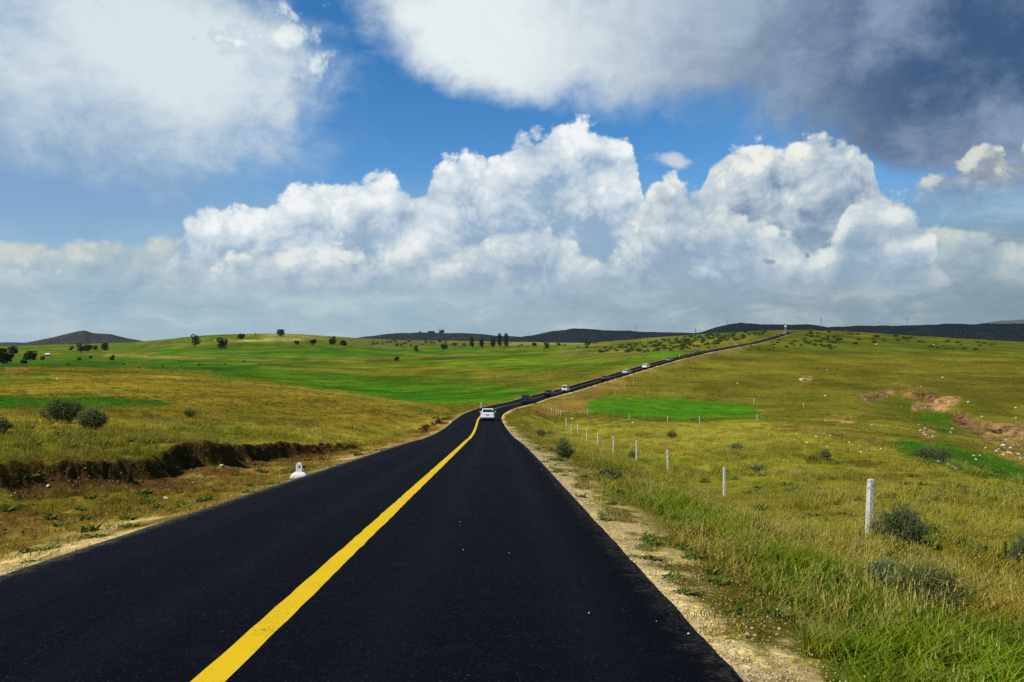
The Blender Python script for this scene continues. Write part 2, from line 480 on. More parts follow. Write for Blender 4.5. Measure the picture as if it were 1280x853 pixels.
def ground(x, y, detail=True):
    """Ground height."""
    x = np.atleast_1d(np.asarray(x, float)); y = np.atleast_1d(np.asarray(y, float))
    shp = x.shape; x = x.ravel(); y = y.ravel()
    r = np.hypot(x, y) + 1e-6
    a = np.arctan2(x, y)
    q = tps(np.clip(a, -0.72, 0.72), np.log(np.clip(r, 3.0, 7000)))
    fade = 1 - ss(0.95, 1.7, np.abs(a))
    z = zbase(y) + q * r * fade
    # beyond the field of view keep the land from sinking away
    z = np.where(np.abs(a) > 0.95, z * fade + (1 - fade) * (-CAM_H - 6.0 * np.tanh(r / 90.0)), z)
    z = z + CAM_H
    yq, d = road_coords(x, y)
    zr = np.interp(yq, RY, RZ)
    onr = (y > -60) & (y < 800)
    ad = np.abs(d)
    if detail:
        amp = 0.05 + 0.9 * ss(40, 900, r)
        z = z + fbm(x / 7.0, y / 7.0, 3, 1) * 0.16 * ss(4, 20, r) + fbm(x / 45.0, y / 45.0, 4, 2) * amp
        z = z + fbm(x / 1.3, y / 1.3, 3, 41) * 0.07 * (1 - ss(60, 160, r))
    # right: embankment; left: bank cut
    bd, bh = bank_line(yq)
    near = (1 - ss(112, 135, yq)) * ss(-12, 2, yq)
    lat = -d
    # left strip between the road and the bank
    dip = -0.10 - 0.10 * np.clip(lat - HW_L, 0, 3)
    zl = zr + np.where(lat > 3, dip, 0.0)
    top = np.maximum(z, zr - 0.4)
    zb_top = zr + dip + bh
    wl = ss(0, 7.0, lat - bd)                        # from bank top level into the field
    z_bank = np.where(lat < bd, zl, zb_top * (1 - wl) + top * wl)
    edge = ss(-0.28, 0.28, lat - bd)
    foot = (0.10 + 0.55 * fbm(x / 2.6, y / 2.6, 3, 78)) * bh * (1 - ss(0.0, 2.6, bd - lat)) * (lat < bd)           # slumped soil at the foot
    z_bank = (zl + foot) * (1 - edge) + (zb_top * (1 - wl) + top * wl) * edge
    if detail:
        z_bank = z_bank + (fbm(x / 1.6, y / 1.6, 6, 77, 0.68) * 0.20 * ss(4.4, 6.5, lat) * (1 - ss(0, 4, lat - bd)))
    wid = np.interp(r, [0, 60, 200, 600], [6.0, 7.0, 7.0, 6.0])
    blend = ss(HW_R + 0.9, HW_R + 0.9 + wid, ad)
    z_gen = (zr - 0.05 - 0.06 * np.clip(ad - HW_R, 0, 1.5)) * (1 - blend) + z * blend
    z_left = z_gen * (1 - near) + z_bank * near
    zz = np.where(d < 0, z_left, z_gen)
    z = np.where(onr, zz, z)
    # under the slab
    under = (ad < HW_R - 0.12) & onr
    z = np.where(under, zr - 0.16 - 0.0008 * r, z)
    # gully and scars on the right hillside
    if GULLY is not None:
        g, _, t = seg_dist(x, y, GULLY)
        z = z - 0.45 * np.exp(-(g / 3.4) ** 2) * ss(0.0, 0.25, t)
    rough_s = fbm(x / 2.4, y / 2.4, 4, 93, 0.65)
    for poly, h, w in SCARS:
        g, sd, t = seg_dist(x, y, poly)
        sg = g * -sd + fbm(x / 4.0, y / 4.0, 3, 91) * 2.4       # near side positive
        env = ss(0.0, 0.12, t) * (1 - ss(0.9, 1.0, t))
        z = z + rough_s * 0.55 * h * env * ss(-1.5, 1.0, sg) * (1 - ss(3.0, w * 0.6, sg))
        z = z - h * env * ss(-0.5, 0.9, sg) * (1 - ss(w * 0.3, w, sg))
    return z.reshape(shp)

def gz(x, y): return float(ground(np.array([x]), np.array([y]))[0])

def hit(px, py, y0=3.0, y1=3000.0):
    """Where the sight line through a photo point first meets the ground."""
    ys = np.geomspace(y0, y1, 700)
    xs = (px - 640) / F * ys
    zs = CAM_H + (426.5 - py) / F * ys
    g = ground(xs, ys)
    below = np.where(zs < g)[0]
    if len(below) == 0:
        i = int(np.argmin(zs - g))
        return xs[i], ys[i], g[i]
    i = below[0]
    if i == 0: return xs[0], ys[0], g[0]
    lo, hi = ys[i - 1], ys[i]
    f = np.linspace(lo, hi, 24)
    gx = (px - 640) / F * f
    zz = CAM_H + (426.5 - py) / F * f
    gg = ground(gx, f)
    j = np.where(zz <= gg)[0]
    j = j[0] if len(j) else 23
    return gx[j], f[j], gg[j]

def W(px, Y): return ((px - 640) / F * Y, Y)
GULLY = [W(1085, 93), W(1120, 86), W(1160, 76), W(1205, 69), W(1245, 63), W(1290, 57), W(1420, 52)]
SCARS = [
    ([W(1070, 172), W(1085, 180), W(1108, 187), W(1135, 186), W(1160, 178), W(1180, 168), W(1195, 163)], 0.9, 16.0),
    ([W(1185, 158), W(1205, 150), W(1225, 138), W(1250, 128), W(1290, 118), W(1340, 112)], 1.1, 18.0),
    ([W(1085, 120), W(1105, 116), W(1135, 112)], 0.6, 8.0),
]
# ------------------------------------------------------------------ where each crop, dry patch and bare scar lies
def poly_sdf(px, py, poly):
    """Signed distance to a polygon, positive inside."""
    d = np.full(px.shape, 1e9); ins = np.zeros(px.shape, bool)
    n = len(poly)
    for i in range(n):
        ax, ay = poly[i]; bx, by = poly[(i + 1) % n]
        ux, uy = bx - ax, by - ay
        t = np.clip(((px - ax) * ux + (py - ay) * uy) / (ux * ux + uy * uy + 1e-9), 0, 1)
        d = np.minimum(d, np.hypot(px - ax - t * ux, (py - ay - t * uy)))
        c = ((ay > py) != (by > py)) & (px < (bx - ax) * (py - ay) / (by - ay + 1e-12) + ax)
        ins ^= c
    return np.where(ins, d, -d)

ALB = 0.98     # photo colour -> albedo
def C(r, g, b): return np.array(lin(r, g, b)) * ALB

# (outline in photo coordinates, distance range, colour, softness, strength, ragged)
FIELDS = [
 # left, far slope
 ([(-400, 470), (180, 455), (330, 470), (470, 488), (640, 500), (700, 480), (860, 440), (700, 428), (430, 424), (250, 420), (-400, 430)], (150, 1700), C(86, 108, 22), 4, 1.0, 3),
 ([(-300, 446), (150, 444), (320, 449), (480, 452), (640, 446), (640, 441), (420, 444), (240, 440), (-300, 441)], (150, 1700), C(116, 118, 38), 2, 0.85, 3),
 ([(130, 444), (300, 448), (340, 450), (340, 452), (200, 448), (130, 446)], (150, 1700), C(140, 138, 60), 1, 0.8, 1),
 ([(200, 436), (330, 438), (480, 437), (640, 436), (640, 441), (480, 444), (330, 446), (200, 442)], (300, 1700), C(58, 108, 20), 2, 0.9, 2),
 ([(-300, 452), (120, 450), (330, 456), (420, 462), (330, 468), (100, 458), (-300, 462)], (150, 1700), C(48, 98, 22), 2, 0.9, 2),
 ([(180, 426), (300, 426), (430, 424), (430, 429), (300, 432), (180, 434)], (400, 1700), C(96, 100, 36), 1, 0.9, 1),
 ([(270, 425), (380, 424.3), (380, 426.2), (270, 427)], (400, 1700), C(160, 165, 78), 0.8, 0.9, 0.5),
 ([(320, 421), (352, 417), (400, 418), (430, 421), (400, 424), (330, 424)], (400, 1700), C(134, 134, 58), 1, 0.8, 0.5),
 ([(420, 424), (580, 426), (640, 428), (640, 434), (520, 435), (420, 432)], (500, 1700), C(104, 98, 44), 2, 0.8, 2),
 ([(330, 459), (460, 455), (600, 457), (640, 462), (520, 470), (330, 466)], (150, 1700), C(118, 112, 32), 3, 0.8, 3),
 ([(560, 452), (700, 446), (790, 444), (760, 452), (640, 459), (560, 457)], (150, 1700), C(104, 130, 24), 2, 0.85, 2),
 ([(460, 450), (680, 443), (680, 445.2), (460, 453)], (150, 1700), C(62, 74, 24), 1, 0.8, 1),
 ([(560, 470), (700, 462), (770, 464), (720, 474), (660, 482), (560, 478)], (150, 1700), C(112, 106, 34), 3, 0.75, 3),
 ([(700, 436), (800, 430), (830, 436), (800, 448), (740, 452), (690, 448)], (150, 1700), C(116, 112, 46), 3, 0.7, 3),
 ([(640, 428.5), (740, 428), (740, 431), (640, 431.5)], (500, 1700), C(142, 134, 84), 0.8, 0.9, 0.5),
 ([(720, 433), (800, 425), (880, 417), (955, 413), (955, 420), (880, 428), (800, 437), (730, 440)], (300, 1700), C(96, 104, 36), 2, 0.9, 2),
 ([(785, 448), (850, 441), (862, 446), (800, 455), (780, 457)], (150, 900), C(70, 124, 18), 2, 0.8, 2),
 ([(250, 470), (340, 462), (480, 470), (600, 478), (640, 488), (610, 503), (540, 506), (480, 499), (400, 487), (320, 477)], (150, 900), C(74, 116, 20), 3, 0.9, 3),
 ([(390, 486), (470, 483), (560, 489), (600, 494), (580, 504), (520, 504), (440, 494)], (150, 900), C(56, 118, 18), 3, 0.9, 2),
 ([(560, 497), (640, 490), (690, 484), (640, 500), (600, 507)], (150, 400), C(64, 120, 18), 2, 0.9, 2),
 # left ridge and foreground field
 ([(-400, 455), (80, 463), (210, 470), (330, 481), (460, 495), (565, 513), (545, 526), (480, 534), (380, 528), (260, 522), (120, 515), (-400, 520)], (45, 260), C(130, 112, 30), 4, 0.92, 4),
 ([(60, 462), (210, 469.5), (330, 480.5), (460, 494.5), (560, 512), (560, 515), (460, 498), (330, 484), (210, 472.5), (60, 465)], (45, 260), C(150, 130, 50), 1.5, 0.7, 1),
 ([(-400, 472), (30, 466), (70, 462), (60, 478), (-400, 486)], (60, 260), C(70, 96, 22), 3, 0.7, 3),
 ([(-400, 498), (150, 498), (222, 502), (214, 508), (150, 510), (-400, 514)], (40, 200), C(26, 104, 10), 2, 0.97, 1.5),
 ([(-400, 520), (120, 520), (300, 530), (430, 536), (540, 530), (500, 546), (400, 560), (250, 556), (100, 566), (-400, 600)], (10, 130), C(156, 140, 42), 6, 0.88, 6),
 ([(220, 528), (330, 536), (380, 545), (300, 548), (200, 540)], (10, 130), C(92, 108, 22), 6, 0.6, 6),
 ([(-400, 545), (60, 540), (140, 552), (60, 572), (-400, 596)], (10, 60), C(112, 124, 22), 6, 0.7, 6),
 # right hillside
 ([(700, 520), (740, 498), (860, 450), (985, 414), (1100, 414), (1280, 428), (1700, 430), (1700, 620), (1280, 600), (1100, 556), (960, 526), (850, 530)], (90, 700), C(108, 106, 30), 6, 0.95, 6),
 ([(985, 413), (1280, 428), (1700, 440), (1700, 452), (1280, 446), (1120, 444), (960, 444), (900, 436)], (200, 700), C(82, 92, 26), 5, 0.9, 3),  # upper slope darkened: cloud shadow put into the albedo
 ([(860, 452), (1000, 444), (1280, 452), (1280, 462), (1000, 462), (860, 470)], (150, 500), C(118, 108, 32), 4, 0.6, 4),
 ([(1000, 468), (1280, 462), (1700, 470), (1700, 520), (1240, 510), (1150, 482), (1020, 488)], (100, 400), C(92, 84, 26), 6, 0.7, 6),
 ([(880, 478), (1080, 474), (1080, 490), (960, 500), (860, 498)], (100, 400), C(100, 90, 28), 6, 0.6, 6),
 ([(736, 502), (770, 497), (840, 500), (905, 505), (950, 511), (946, 521), (880, 524), (800, 522), (735, 514)], (110, 230), C(56, 138, 4), 1.6, 1.0, 1.2),
 ([(690, 500), (740, 480), (800, 466), (790, 474), (742, 496), (730, 514), (690, 517), (660, 514)], (110, 330), C(152, 118, 58), 3, 0.75, 4),
 ([(800, 466), (880, 444), (960, 424), (960, 428), (880, 450), (800, 474)], (200, 600), C(140, 122, 60), 2, 0.6, 2),
 # right near field
 ([(650, 520), (735, 520), (960, 528), (1110, 556), (1280, 606), (1700, 650), (1700, 760), (1280, 720), (1000, 650), (760, 580), (680, 548)], (18, 130), C(152, 146, 46), 8, 0.95, 6),
 ([(960, 545), (1090, 560), (1200, 590), (1280, 612), (1280, 640), (1100, 610), (960, 580)], (18, 110), C(122, 118, 28), 8, 0.7, 6),
 ([(760, 560), (860, 580), (1000, 620), (1060, 650), (980, 640), (840, 600), (750, 572)], (14, 80), C(110, 114, 24), 8, 0.6, 8),
 ([(1020, 548), (1110, 560), (1180, 585), (1150, 588), (1060, 572)], (40, 110), C(128, 116, 34), 5, 0.5, 5),
 ([(1005, 572), (1090, 578), (1140, 590), (1080, 586), (1010, 578)], (30, 110), C(70, 60, 24), 2, 0.8, 2),
 ([(960, 528), (1060, 540), (1120, 548), (1110, 556), (1030, 546), (960, 536)], (70, 130), C(84, 64, 22), 4, 0.8, 4),
 # the green wet hollow
 ([(1105, 552), (1140, 553), (1200, 566), (1290, 590), (1500, 620), (1500, 640), (1285, 608), (1200, 586), (1130, 566)], (40, 125), C(34, 96, 10), 3, 1.0, 2),
 ([(1140, 515), (1185, 512), (1200, 530), (1185, 548), (1150, 540)], (80, 190), C(62, 90, 20), 5, 0.8, 4),
 ([(1080, 500), (1130, 498), (1150, 508), (1100, 512)], (100, 200), C(82, 98, 22), 4, 0.7, 4),
 # lush verge
 ([(760, 592), (830, 610), (930, 660), (1050, 720), (1180, 770), (1280, 800), (1600, 900), (1280, 900), (1060, 900), (1010, 800), (930, 710), (840, 650), (770, 615)], (4, 60), C(92, 122, 22), 12, 0.9, 10),
 ([(880, 624), (960, 640), (1050, 668), (1040, 676), (940, 655)], (4, 60), C(150, 150, 20), 6, 0.6, 6),
 ([(1080, 700), (1280, 690), (1600, 740), (1600, 800), (1280, 790), (1100, 750)], (4, 40), C(124, 112, 32), 10, 0.8, 8),
]
LATE = [
 ([(736, 502), (770, 497), (840, 500), (905, 505), (950, 511), (946, 521), (880, 524), (800, 522), (735, 514)], (110, 230), C(66, 116, 20), 2.2, 0.95, 1.6),
 ([(-400, 498), (150, 498), (222, 502), (214, 508), (150, 510), (-400, 514)], (40, 200), C(30, 98, 14), 2, 0.9, 1.5),
 ([(1105, 551), (1140, 551), (1200, 562), (1290, 584), (1500, 615), (1500, 645), (1285, 612), (1200, 592), (1130, 570)], (50, 125), C(38, 98, 12), 3, 0.95, 2.5),
 ([(1150, 516), (1185, 514), (1196, 530), (1180, 546), (1155, 538)], (80, 190), C(58, 92, 18), 4, 0.8, 3),
]
SOIL = [   # bare ground: outline, distances, colour, softness, ragged
 ([(1076, 495), (1095, 490), (1112, 487), (1118, 491), (1100, 498), (1082, 501)], (120, 230), C(122, 86, 56), 2, 3),
 ([(1122, 486), (1150, 488), (1180, 497), (1200, 500), (1192, 510), (1172, 508), (1150, 502), (1128, 494)], (110, 230), C(112, 76, 48), 2, 3),
 ([(1168, 500), (1198, 497), (1202, 503), (1186, 513), (1166, 512), (1140, 510), (1142, 506), (1164, 508)], (110, 230), C(152, 114, 68), 2, 2.5),
 ([(1190, 508), (1204, 514), (1222, 524), (1240, 530), (1280, 540), (1340, 552), (1340, 566), (1280, 560), (1250, 556), (1228, 545), (1205, 538), (1192, 526)], (75, 200), C(106, 78, 50), 3, 4),
 ([(1228, 528), (1262, 530), (1300, 540), (1300, 556), (1262, 556), (1232, 552)], (75, 200), C(130, 98, 60), 3, 4),
 ([(1240, 552), (1300, 556), (1300, 575), (1262, 572)], (60, 160), C(124, 92, 44), 3, 4),
 ([(1148, 540), (1162, 536), (1172, 544), (1160, 549)], (60, 160), C(128, 82, 44), 2, 3),
 ([(1000, 473), (1012, 472), (1014, 475), (1002, 476)], (150, 500), C(150, 124, 70), 1, 1.5),
 ([(1035, 525), (1060, 521), (1074, 525), (1055, 530)], (80, 200), C(140, 112, 60), 2, 3),
 ([(6, 460.5), (30, 460), (34, 462), (8, 462.5)], (150, 600), C(138, 96, 50), 0.8, 0.8),
]

def colour_at(x, y, z):
    """Albedo and plant cover of the ground at world points."""
    yy = np.maximum(y, 0.5)
    px = 640 + F * x / yy
    py = 426.5 - F * (z - CAM_H) / yy
    r = np.hypot(x, y)
    front = (y > 1.0)
    n1 = fbm(x / 0.8, y / 0.8, 4, 21); n2 = fbm(x / 6.0, y / 6.0, 4, 22); n3 = fbm(x / 30.0, y / 30.0, 3, 23)
    a = np.arctan2(x, np.maximum(y, 0.1)); v = np.log(r + 1)
    nb = fbm(a * 22.0, v * 26.0, 4, 24)                   # long strips across the slope
    col = np.empty(x.shape + (3,))
    base = np.where((x > 0)[:, None], C(112, 104, 30), C(112, 102, 28))
    col[:] = base
    wob = fbm(px / 34.0, py / 9.0, 5, 31, 0.6)
    for poly, (r0, r1), c, soft, st, rag in FIELDS:
        p = np.array(poly, float)
        m = front & (r > r0) & (r < r1) & (px > p[:, 0].min() - 12) & (px < p[:, 0].max() + 12) & (py > p[:, 1].min() - 12) & (py < p[:, 1].max() + 12)
        if not m.any(): continue
        kx = 0.22 if r0 >= 150 else 0.5 if r0 >= 40 else 1.0
        d = poly_sdf(px[m] * kx, py[m], [(q0 * kx, q1) for q0, q1 in poly]) + wob[m] * rag * 2.4
        w = (ss(-soft, soft, d) * st)[:, None]
        col[m] = col[m] * (1 - w) + c * (0.86 if r0 >= 150 and p[:, 0].mean() < 760 else 0.88 if r0 >= 90 else 1.0) * w
    # crops, dry and green strips within each field
    nb = nb + 0.55 * fbm(a * 34.0, v * 105.0, 4, 26) * ss(120, 300, r)
    k = nb[:, None] * ss(60, 260, r)[:, None] * np.where(x > 0.16 * y, 0.45, 1.0)[:, None]
    hb = fbm(x / 11.0, y / 26.0, 5, 25, 0.6)[:, None] * ss(70, 150, r)[:, None]
    col = col * (1 + 0.5 * hb) + np.maximum(hb, 0) * np.array([0.03, 0.016, 0.002]) * (x > 0.1 * y)[:, None]
    col = col * (1 + 0.55 * k) + np.maximum(k, 0) * np.array([0.03, 0.012, 0.0]) - np.maximum(-k, 0) * np.array([0.012, 0.0, 0.0])
    dry = ss(0.02, 0.40, n2 + 0.6 * n3)[:, None] * (1 - ss(90, 250, r))[:, None]
    grn = ss(0.02, 0.45, -n2 - 0.4 * n3)[:, None] * (1 - ss(90, 250, r))[:, None]
    col = col * (1 - 0.5 * dry) + 0.5 * dry * C(150, 138, 50)
    col = col * (1 - 0.45 * grn) + 0.45 * grn * C(66, 84, 18)
    for poly, (r0, r1), c, soft, st, rag in LATE:
        p = np.array(poly, float)
        m = front & (r > r0) & (r < r1) & (px > p[:, 0].min() - 12) & (px < p[:, 0].max() + 12) & (py > p[:, 1].min() - 12) & (py < p[:, 1].max() + 12)
        if not m.any(): continue
        d = poly_sdf(px[m] * 0.5, py[m], [(q0 * 0.5, q1) for q0, q1 in poly]) + wob[m] * rag * 2.4
        w = (ss(-soft, soft, d) * st)[:, None]
        mott = (1 + 0.55 * fbm(x[m] / 3.0, y[m] / 5.0, 4, 27))[:, None]
        col[m] = col[m] * (1 - w) + c * mott * w
    cover = np.ones(x.shape)
    yq, d = road_coords(x, y)
    ad = np.abs(d)
    onr = (y > -60) & (y < 790)
    # left strip between road and bank
    bd, bh = bank_line(yq)
    lat = -d
    nearL = onr & (d < 0) & (yq < 125)
    inb = nearL & (lat < bd + 0.15)
    w = (ss(-0.2, 0.3, bd - lat) * 0.9)[:, None] * inb[:, None]
    mixd = C(168, 138, 58) * (0.8 + 0.6 * n1[:, None]) + (C(138, 122, 38) - C(168, 138, 58)) * ss(-0.05, 0.3, n2)[:, None]
    col = col * (1 - w) + mixd * w
    red = (inb & (lat > 4.6))[:, None] * ss(-0.08, 0.26, fbm(x / 2.2, y / 3.0, 4, 61))[:, None] * 0.75
    col = col * (1 - red) + C(104, 64, 30) * red
    cover = np.where(inb, 0.75 - 0.5 * red[:, 0], cover)
    slump = (inb * (1 - ss(1.0, 3.6, bd - lat)) * ss(0.2, 0.6, bh) * ss(-0.35, 0.05, fbm(x / 1.5, y / 2.0, 4, 63)))[:, None] * 0.85
    col = col * (1 - slump) + C(88, 57, 32) * (0.75 + 0.9 * n1[:, None]) * slump
    cover = cover * (1 - 0.6 * slump[:, 0])
    face = nearL & (lat > bd - 0.7 - 0.9 * bh) & (lat < bd + 0.34) & (bh > 0.12)
    fw = (face * ss(0.12, 0.35, bh) * ss(-0.9, -0.2, lat - bd))[:, None]
    col = col * (1 - fw) + C(76, 48, 27) * (0.7 + 0.8 * n1[:, None]) * fw
    cover = np.where(fw[:, 0] > 0.4, 0.75, cover)
    # gravel shoulders
    gw = 0.22 + 0.26 * fbm(yq / 1.5, d * 0, 3, 71) + 0.5 * np.maximum(fbm(yq / 4.0, d * 0 + 5, 2, 72), 0)
    gw = gw * np.where(d < 0, 0.85, 1.0) + ss(40, 200, r) * 0.3
    gwid = np.where((d > 0) & (r < 60), 1.0, 0.0)
    g = onr * (1 - ss(gw * 0.75, gw * 1.35, ad - HW_R))
    patch = onr * (d > 0) * (r < 90) * ss(-0.04, 0.22, fbm(x / 0.9, y / 1.5, 5, 73, 0.62)) * (1 - ss(0.5, 1.7, ad - HW_R)) * 0.95
    patchL = onr * (d < 0) * (r < 110) * ss(0.06, 0.34, fbm(x / 1.1, y / 2.6, 4, 75)) * (1 - ss(1.0, 2.4, ad - HW_L)) * 0.9
    g = np.maximum(np.maximum(g, patch), patchL)
    gc = C(204, 176, 112) * (0.82 + 0.55 * n1[:, None])
    redp = ((d > 0) * ss(0.1, 0.4, fbm(x / 1.8, y / 3.2, 3, 74)) * ss(0.7, 1.6, ad - HW_R))[:, None]
    gc = gc * (1 - redp * 0.85) + C(164, 108, 58) * redp * 0.85
    col = col * (1 - g[:, None]) + gc * g[:, None]
    cover = cover * (1 - g * 0.95)
    for poly, (r0, r1), c, soft, rag in SOIL:
        p = np.array(poly, float)
        m = front & (r > r0) & (r < r1) & (px > p[:, 0].min() - 8) & (px < p[:, 0].max() + 8) & (py > p[:, 1].min() - 8) & (py < p[:, 1].max() + 8)
        if not m.any(): continue
        dd = poly_sdf(px[m], py[m], poly) + 0.9 + fbm(x[m] / 3.0, y[m] / 3.0, 5, 81, 0.65) * rag * 3.4
        w = ss(-soft, soft, dd)[:, None]
        col[m] = col[m] * (1 - w) + c * (0.85 + 1.1 * fbm(x[m] / 1.6, y[m] / 1.6, 4, 83, 0.7)[:, None]) * w
        cover[m] = cover[m] * (1 - w[:, 0])
    return np.clip(col, 0.002, 0.8), np.clip(cover, 0, 1)

def tag(o, label=None, cat=None, group=None, kind=None):
    if label: o['label'] = label
    if cat: o['category'] = cat
    if group: o['group'] = group
    if kind: o['kind'] = kind
    return o

def mesh_obj(name, verts, faces, mats=(), parent=None, smooth=False, loc=None, fm=None):
    me = bpy.data.meshes.new(name)
    verts = np.asarray(verts, np.float32)
    if isinstance(faces, np.ndarray) and faces.ndim == 2:
        k = faces.shape[1]
        me.vertices.add(len(verts)); me.vertices.foreach_set('co', verts.ravel())
        me.loops.add(faces.size); me.loops.foreach_set('vertex_index', faces.astype(np.int32).ravel())
        me.polygons.add(len(faces)); me.polygons.foreach_set('loop_start', np.arange(0, faces.size, k, dtype=np.int32))
        try: me.polygons.foreach_set('loop_total', np.full(len(faces), k, np.int32))
        except Exception: pass
        me.update(calc_edges=True)
    else:
        me.from_pydata([tuple(map(float, v)) for v in verts], [], [tuple(map(int, f)) for f in faces])
    for m in mats: me.materials.append(m)
    if fm is not None: me.polygons.foreach_set('material_index', np.asarray(fm, np.int32))
    if smooth: me.polygons.foreach_set('use_smooth', np.ones(len(me.polygons), bool))
    me.validate()
    o = bpy.data.objects.new(name, me)
    COL.objects.link(o)
    if parent is not None: o.parent = parent
    if loc is not None: o.location = loc
    return o

def new_mat(name):
    m = bpy.data.materials.new(name); m.use_nodes = True
    S.nt = m.node_tree
    b = m.node_tree.nodes['Principled BSDF']
    return m, m.node_tree, b

def set_in(nt, b, key, v):
    if isinstance(v, S): nt.links.new(v.s, b.inputs[key])
    elif hasattr(v, '__len__'): b.inputs[key].default_value = (*v[:3], 1.0)
    else: b.inputs[key].default_value = v

def objco():
    n = S.nt.nodes.new('ShaderNodeTexCoord'); return S(n.outputs['Object'])
def attr(name, out='Color', typ='GEOMETRY'):
    n = S.nt.nodes.new('ShaderNodeAttribute'); n.attribute_name = name; n.attribute_type = typ; return S(n.outputs[out])
def bump(h, strength, dist):
    n = S.nt.nodes.new('ShaderNodeBump'); n.inputs['Strength'].default_value = strength; n.inputs['Distance'].default_value = dist
    S.nt.links.new(h.s, n.inputs['Height']); return S(n.outputs[0])

# ------------------------------------------------------------------ ground mesh: a fan of rings, fine where it is seen
_af = np.linspace(-0.80, 0.80, 1000)
_ab = np.linspace(0.80, 2 * math.pi - 0.80, 64)[1:-1]
AZ = np.concatenate([_af, _ab])
RR = np.concatenate([np.geomspace(0.4, 3.0, 14)[:-1], np.geomspace(3.0, 900.0, 930)[:-1], np.geomspace(900.0, 9000.0, 60)])
na, nr = len(AZ), len(RR)
gx = (np.sin(AZ)[None, :] * RR[:, None]).ravel(); gy = (np.cos(AZ)[None, :] * RR[:, None]).ravel()
gzv = ground(gx, gy)
gcol, gcov = colour_at(gx, gy, gzv)
_rg = np.hypot(gx, gy)
_sw = (0.55 * (1 - ss(25, 60, _rg)) * gcov)[:, None]                # earth and old thatch, plus shade painted in between the near blades
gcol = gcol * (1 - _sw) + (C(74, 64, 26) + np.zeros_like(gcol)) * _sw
ii = np.arange(nr - 1)[:, None] * na; jj = np.arange(na)[None, :]; j2 = (jj + 1) % na
faces = np.stack([ii + jj, ii + na + jj, ii + na + j2, ii + j2], -1).reshape(-1, 4)
V = np.stack([gx, gy, gzv], 1)
cz = gz(0.0, 0.01)
gm, nt, bs = new_mat('grassland')
P3 = objco()
c = attr('tint'); cov = attr('tint', 'Alpha')
nf = noise(P3, 9.0, 5, 0.62); nm = noise(P3, 1.3, 5, 0.6); nl = noise(P3, 0.22, 6, 0.68)
cam_n = nt.nodes.new('ShaderNodeNewGeometry')
k = (0.24 + nf * 0.55 + nm * 0.50 + nl * 0.48)
cc = mixc(1.0, c, combine(k, k, k), 'MULTIPLY')
# seed heads and dry stalks among the green
dryk = sstep(0.53, 0.72, noise(P3, 2.6, 4, 0.6)) * cov * 0.5
cc = mixc(dryk, cc, C(160, 148, 60))
grk = sstep(0.54, 0.70, noise(P3, 0.75, 5, 0.62)) * cov * 0.45
cc = mixc(grk, cc, C(52, 70, 16))
# stones in the bare places
vs1 = voro(P3, 14.0, 0, out='Color', dims='3D')
bw = nt.nodes.new('ShaderNodeRGBToBW'); nt.links.new(vs1.s, bw.inputs[0])
st = sstep(0.35, 0.8, S(bw.outputs[0])) * (1.0 - cov)
cc = mixc(st * 0.6, cc, mixc(1.0, cc, (1.9, 1.9, 1.9), 'MULTIPLY'))
set_in(nt, bs, 'Base Color', cc)
bs.inputs['Roughness'].default_value = 0.95
bs.inputs['Specular IOR Level'].default_value = 0.0
nt.links.new(bump(nf * 0.10 + nm * 0.25 + nl * 0.5, 0.9, 0.6).s, bs.inputs['Normal'])
ground_o = mesh_obj('ground', V, faces, [gm], smooth=True)
tag(ground_o, 'rolling grassland with green crop strips, dry slopes and bare scars', 'ground', kind='structure')
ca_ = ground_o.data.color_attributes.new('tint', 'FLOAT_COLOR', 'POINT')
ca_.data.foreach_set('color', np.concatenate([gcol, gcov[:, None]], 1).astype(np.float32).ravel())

# ------------------------------------------------------------------ road and its line
def strip(i0, i1, offl, offr, lift, skirt=0.0, rag=0.0, seed=0, name='road', mats=(), crown=0.0):
    idx = np.arange(i0, i1)
    x, y, z, tx, ty = RX[idx], RY[idx], RZ[idx], TX[idx], TY[idx]
    ol = np.full(len(idx), float(offl)); orr = np.full(len(idx), float(offr))
    if rag:
        f = np.clip(1 - (y - 40) / 120, 0.35, 1)
        ol = ol + fbm(RS[idx] / 0.38, idx * 0.0 + 1.5, 4, seed) * rag * f
        orr = orr + fbm(RS[idx] / 0.38, idx * 0.0 + 7.5, 4, seed + 3) * rag * f
    cols = np.linspace(0, 1, 9)
    rows = []
    for t in cols:
        o = (ol * (1 - t) + orr * t) * (hwf(y) if skirt else 1.0)
        rows.append(np.stack([x + ty * o, y - tx * o, z + lift + crown * (1 - (o / 3.7) ** 2)], 1))
    if skirt:
        a = rows[0].copy(); a[:, 2] -= skirt; a[:, 0] -= ty * 0.06; a[:, 1] += tx * 0.06
        b = rows[-1].copy(); b[:, 2] -= skirt; b[:, 0] += ty * 0.06; b[:, 1] -= tx * 0.06
        rows = [a] + rows + [b]
    m = len(rows); n = len(idx)
    Vv = np.stack(rows, 1).reshape(-1, 3)
    i = np.arange(n - 1)[:, None] * m; j = np.arange(m - 1)[None, :]
    Ff = np.stack([i + j, i + j + 1, i + m + j + 1, i + m + j], -1).reshape(-1, 4)
    ro = mesh_obj(name, Vv, Ff, mats, smooth=False)
    lat_ = (ol[:, None] * (1 - cols) + orr[:, None] * cols)
    if skirt: lat_ = np.concatenate([lat_[:, :1], lat_, lat_[:, -1:]], 1)
    la = ro.data.attributes.new('across', 'FLOAT', 'POINT'); la.data.foreach_set('value', lat_.astype(np.float32).ravel())
    return ro

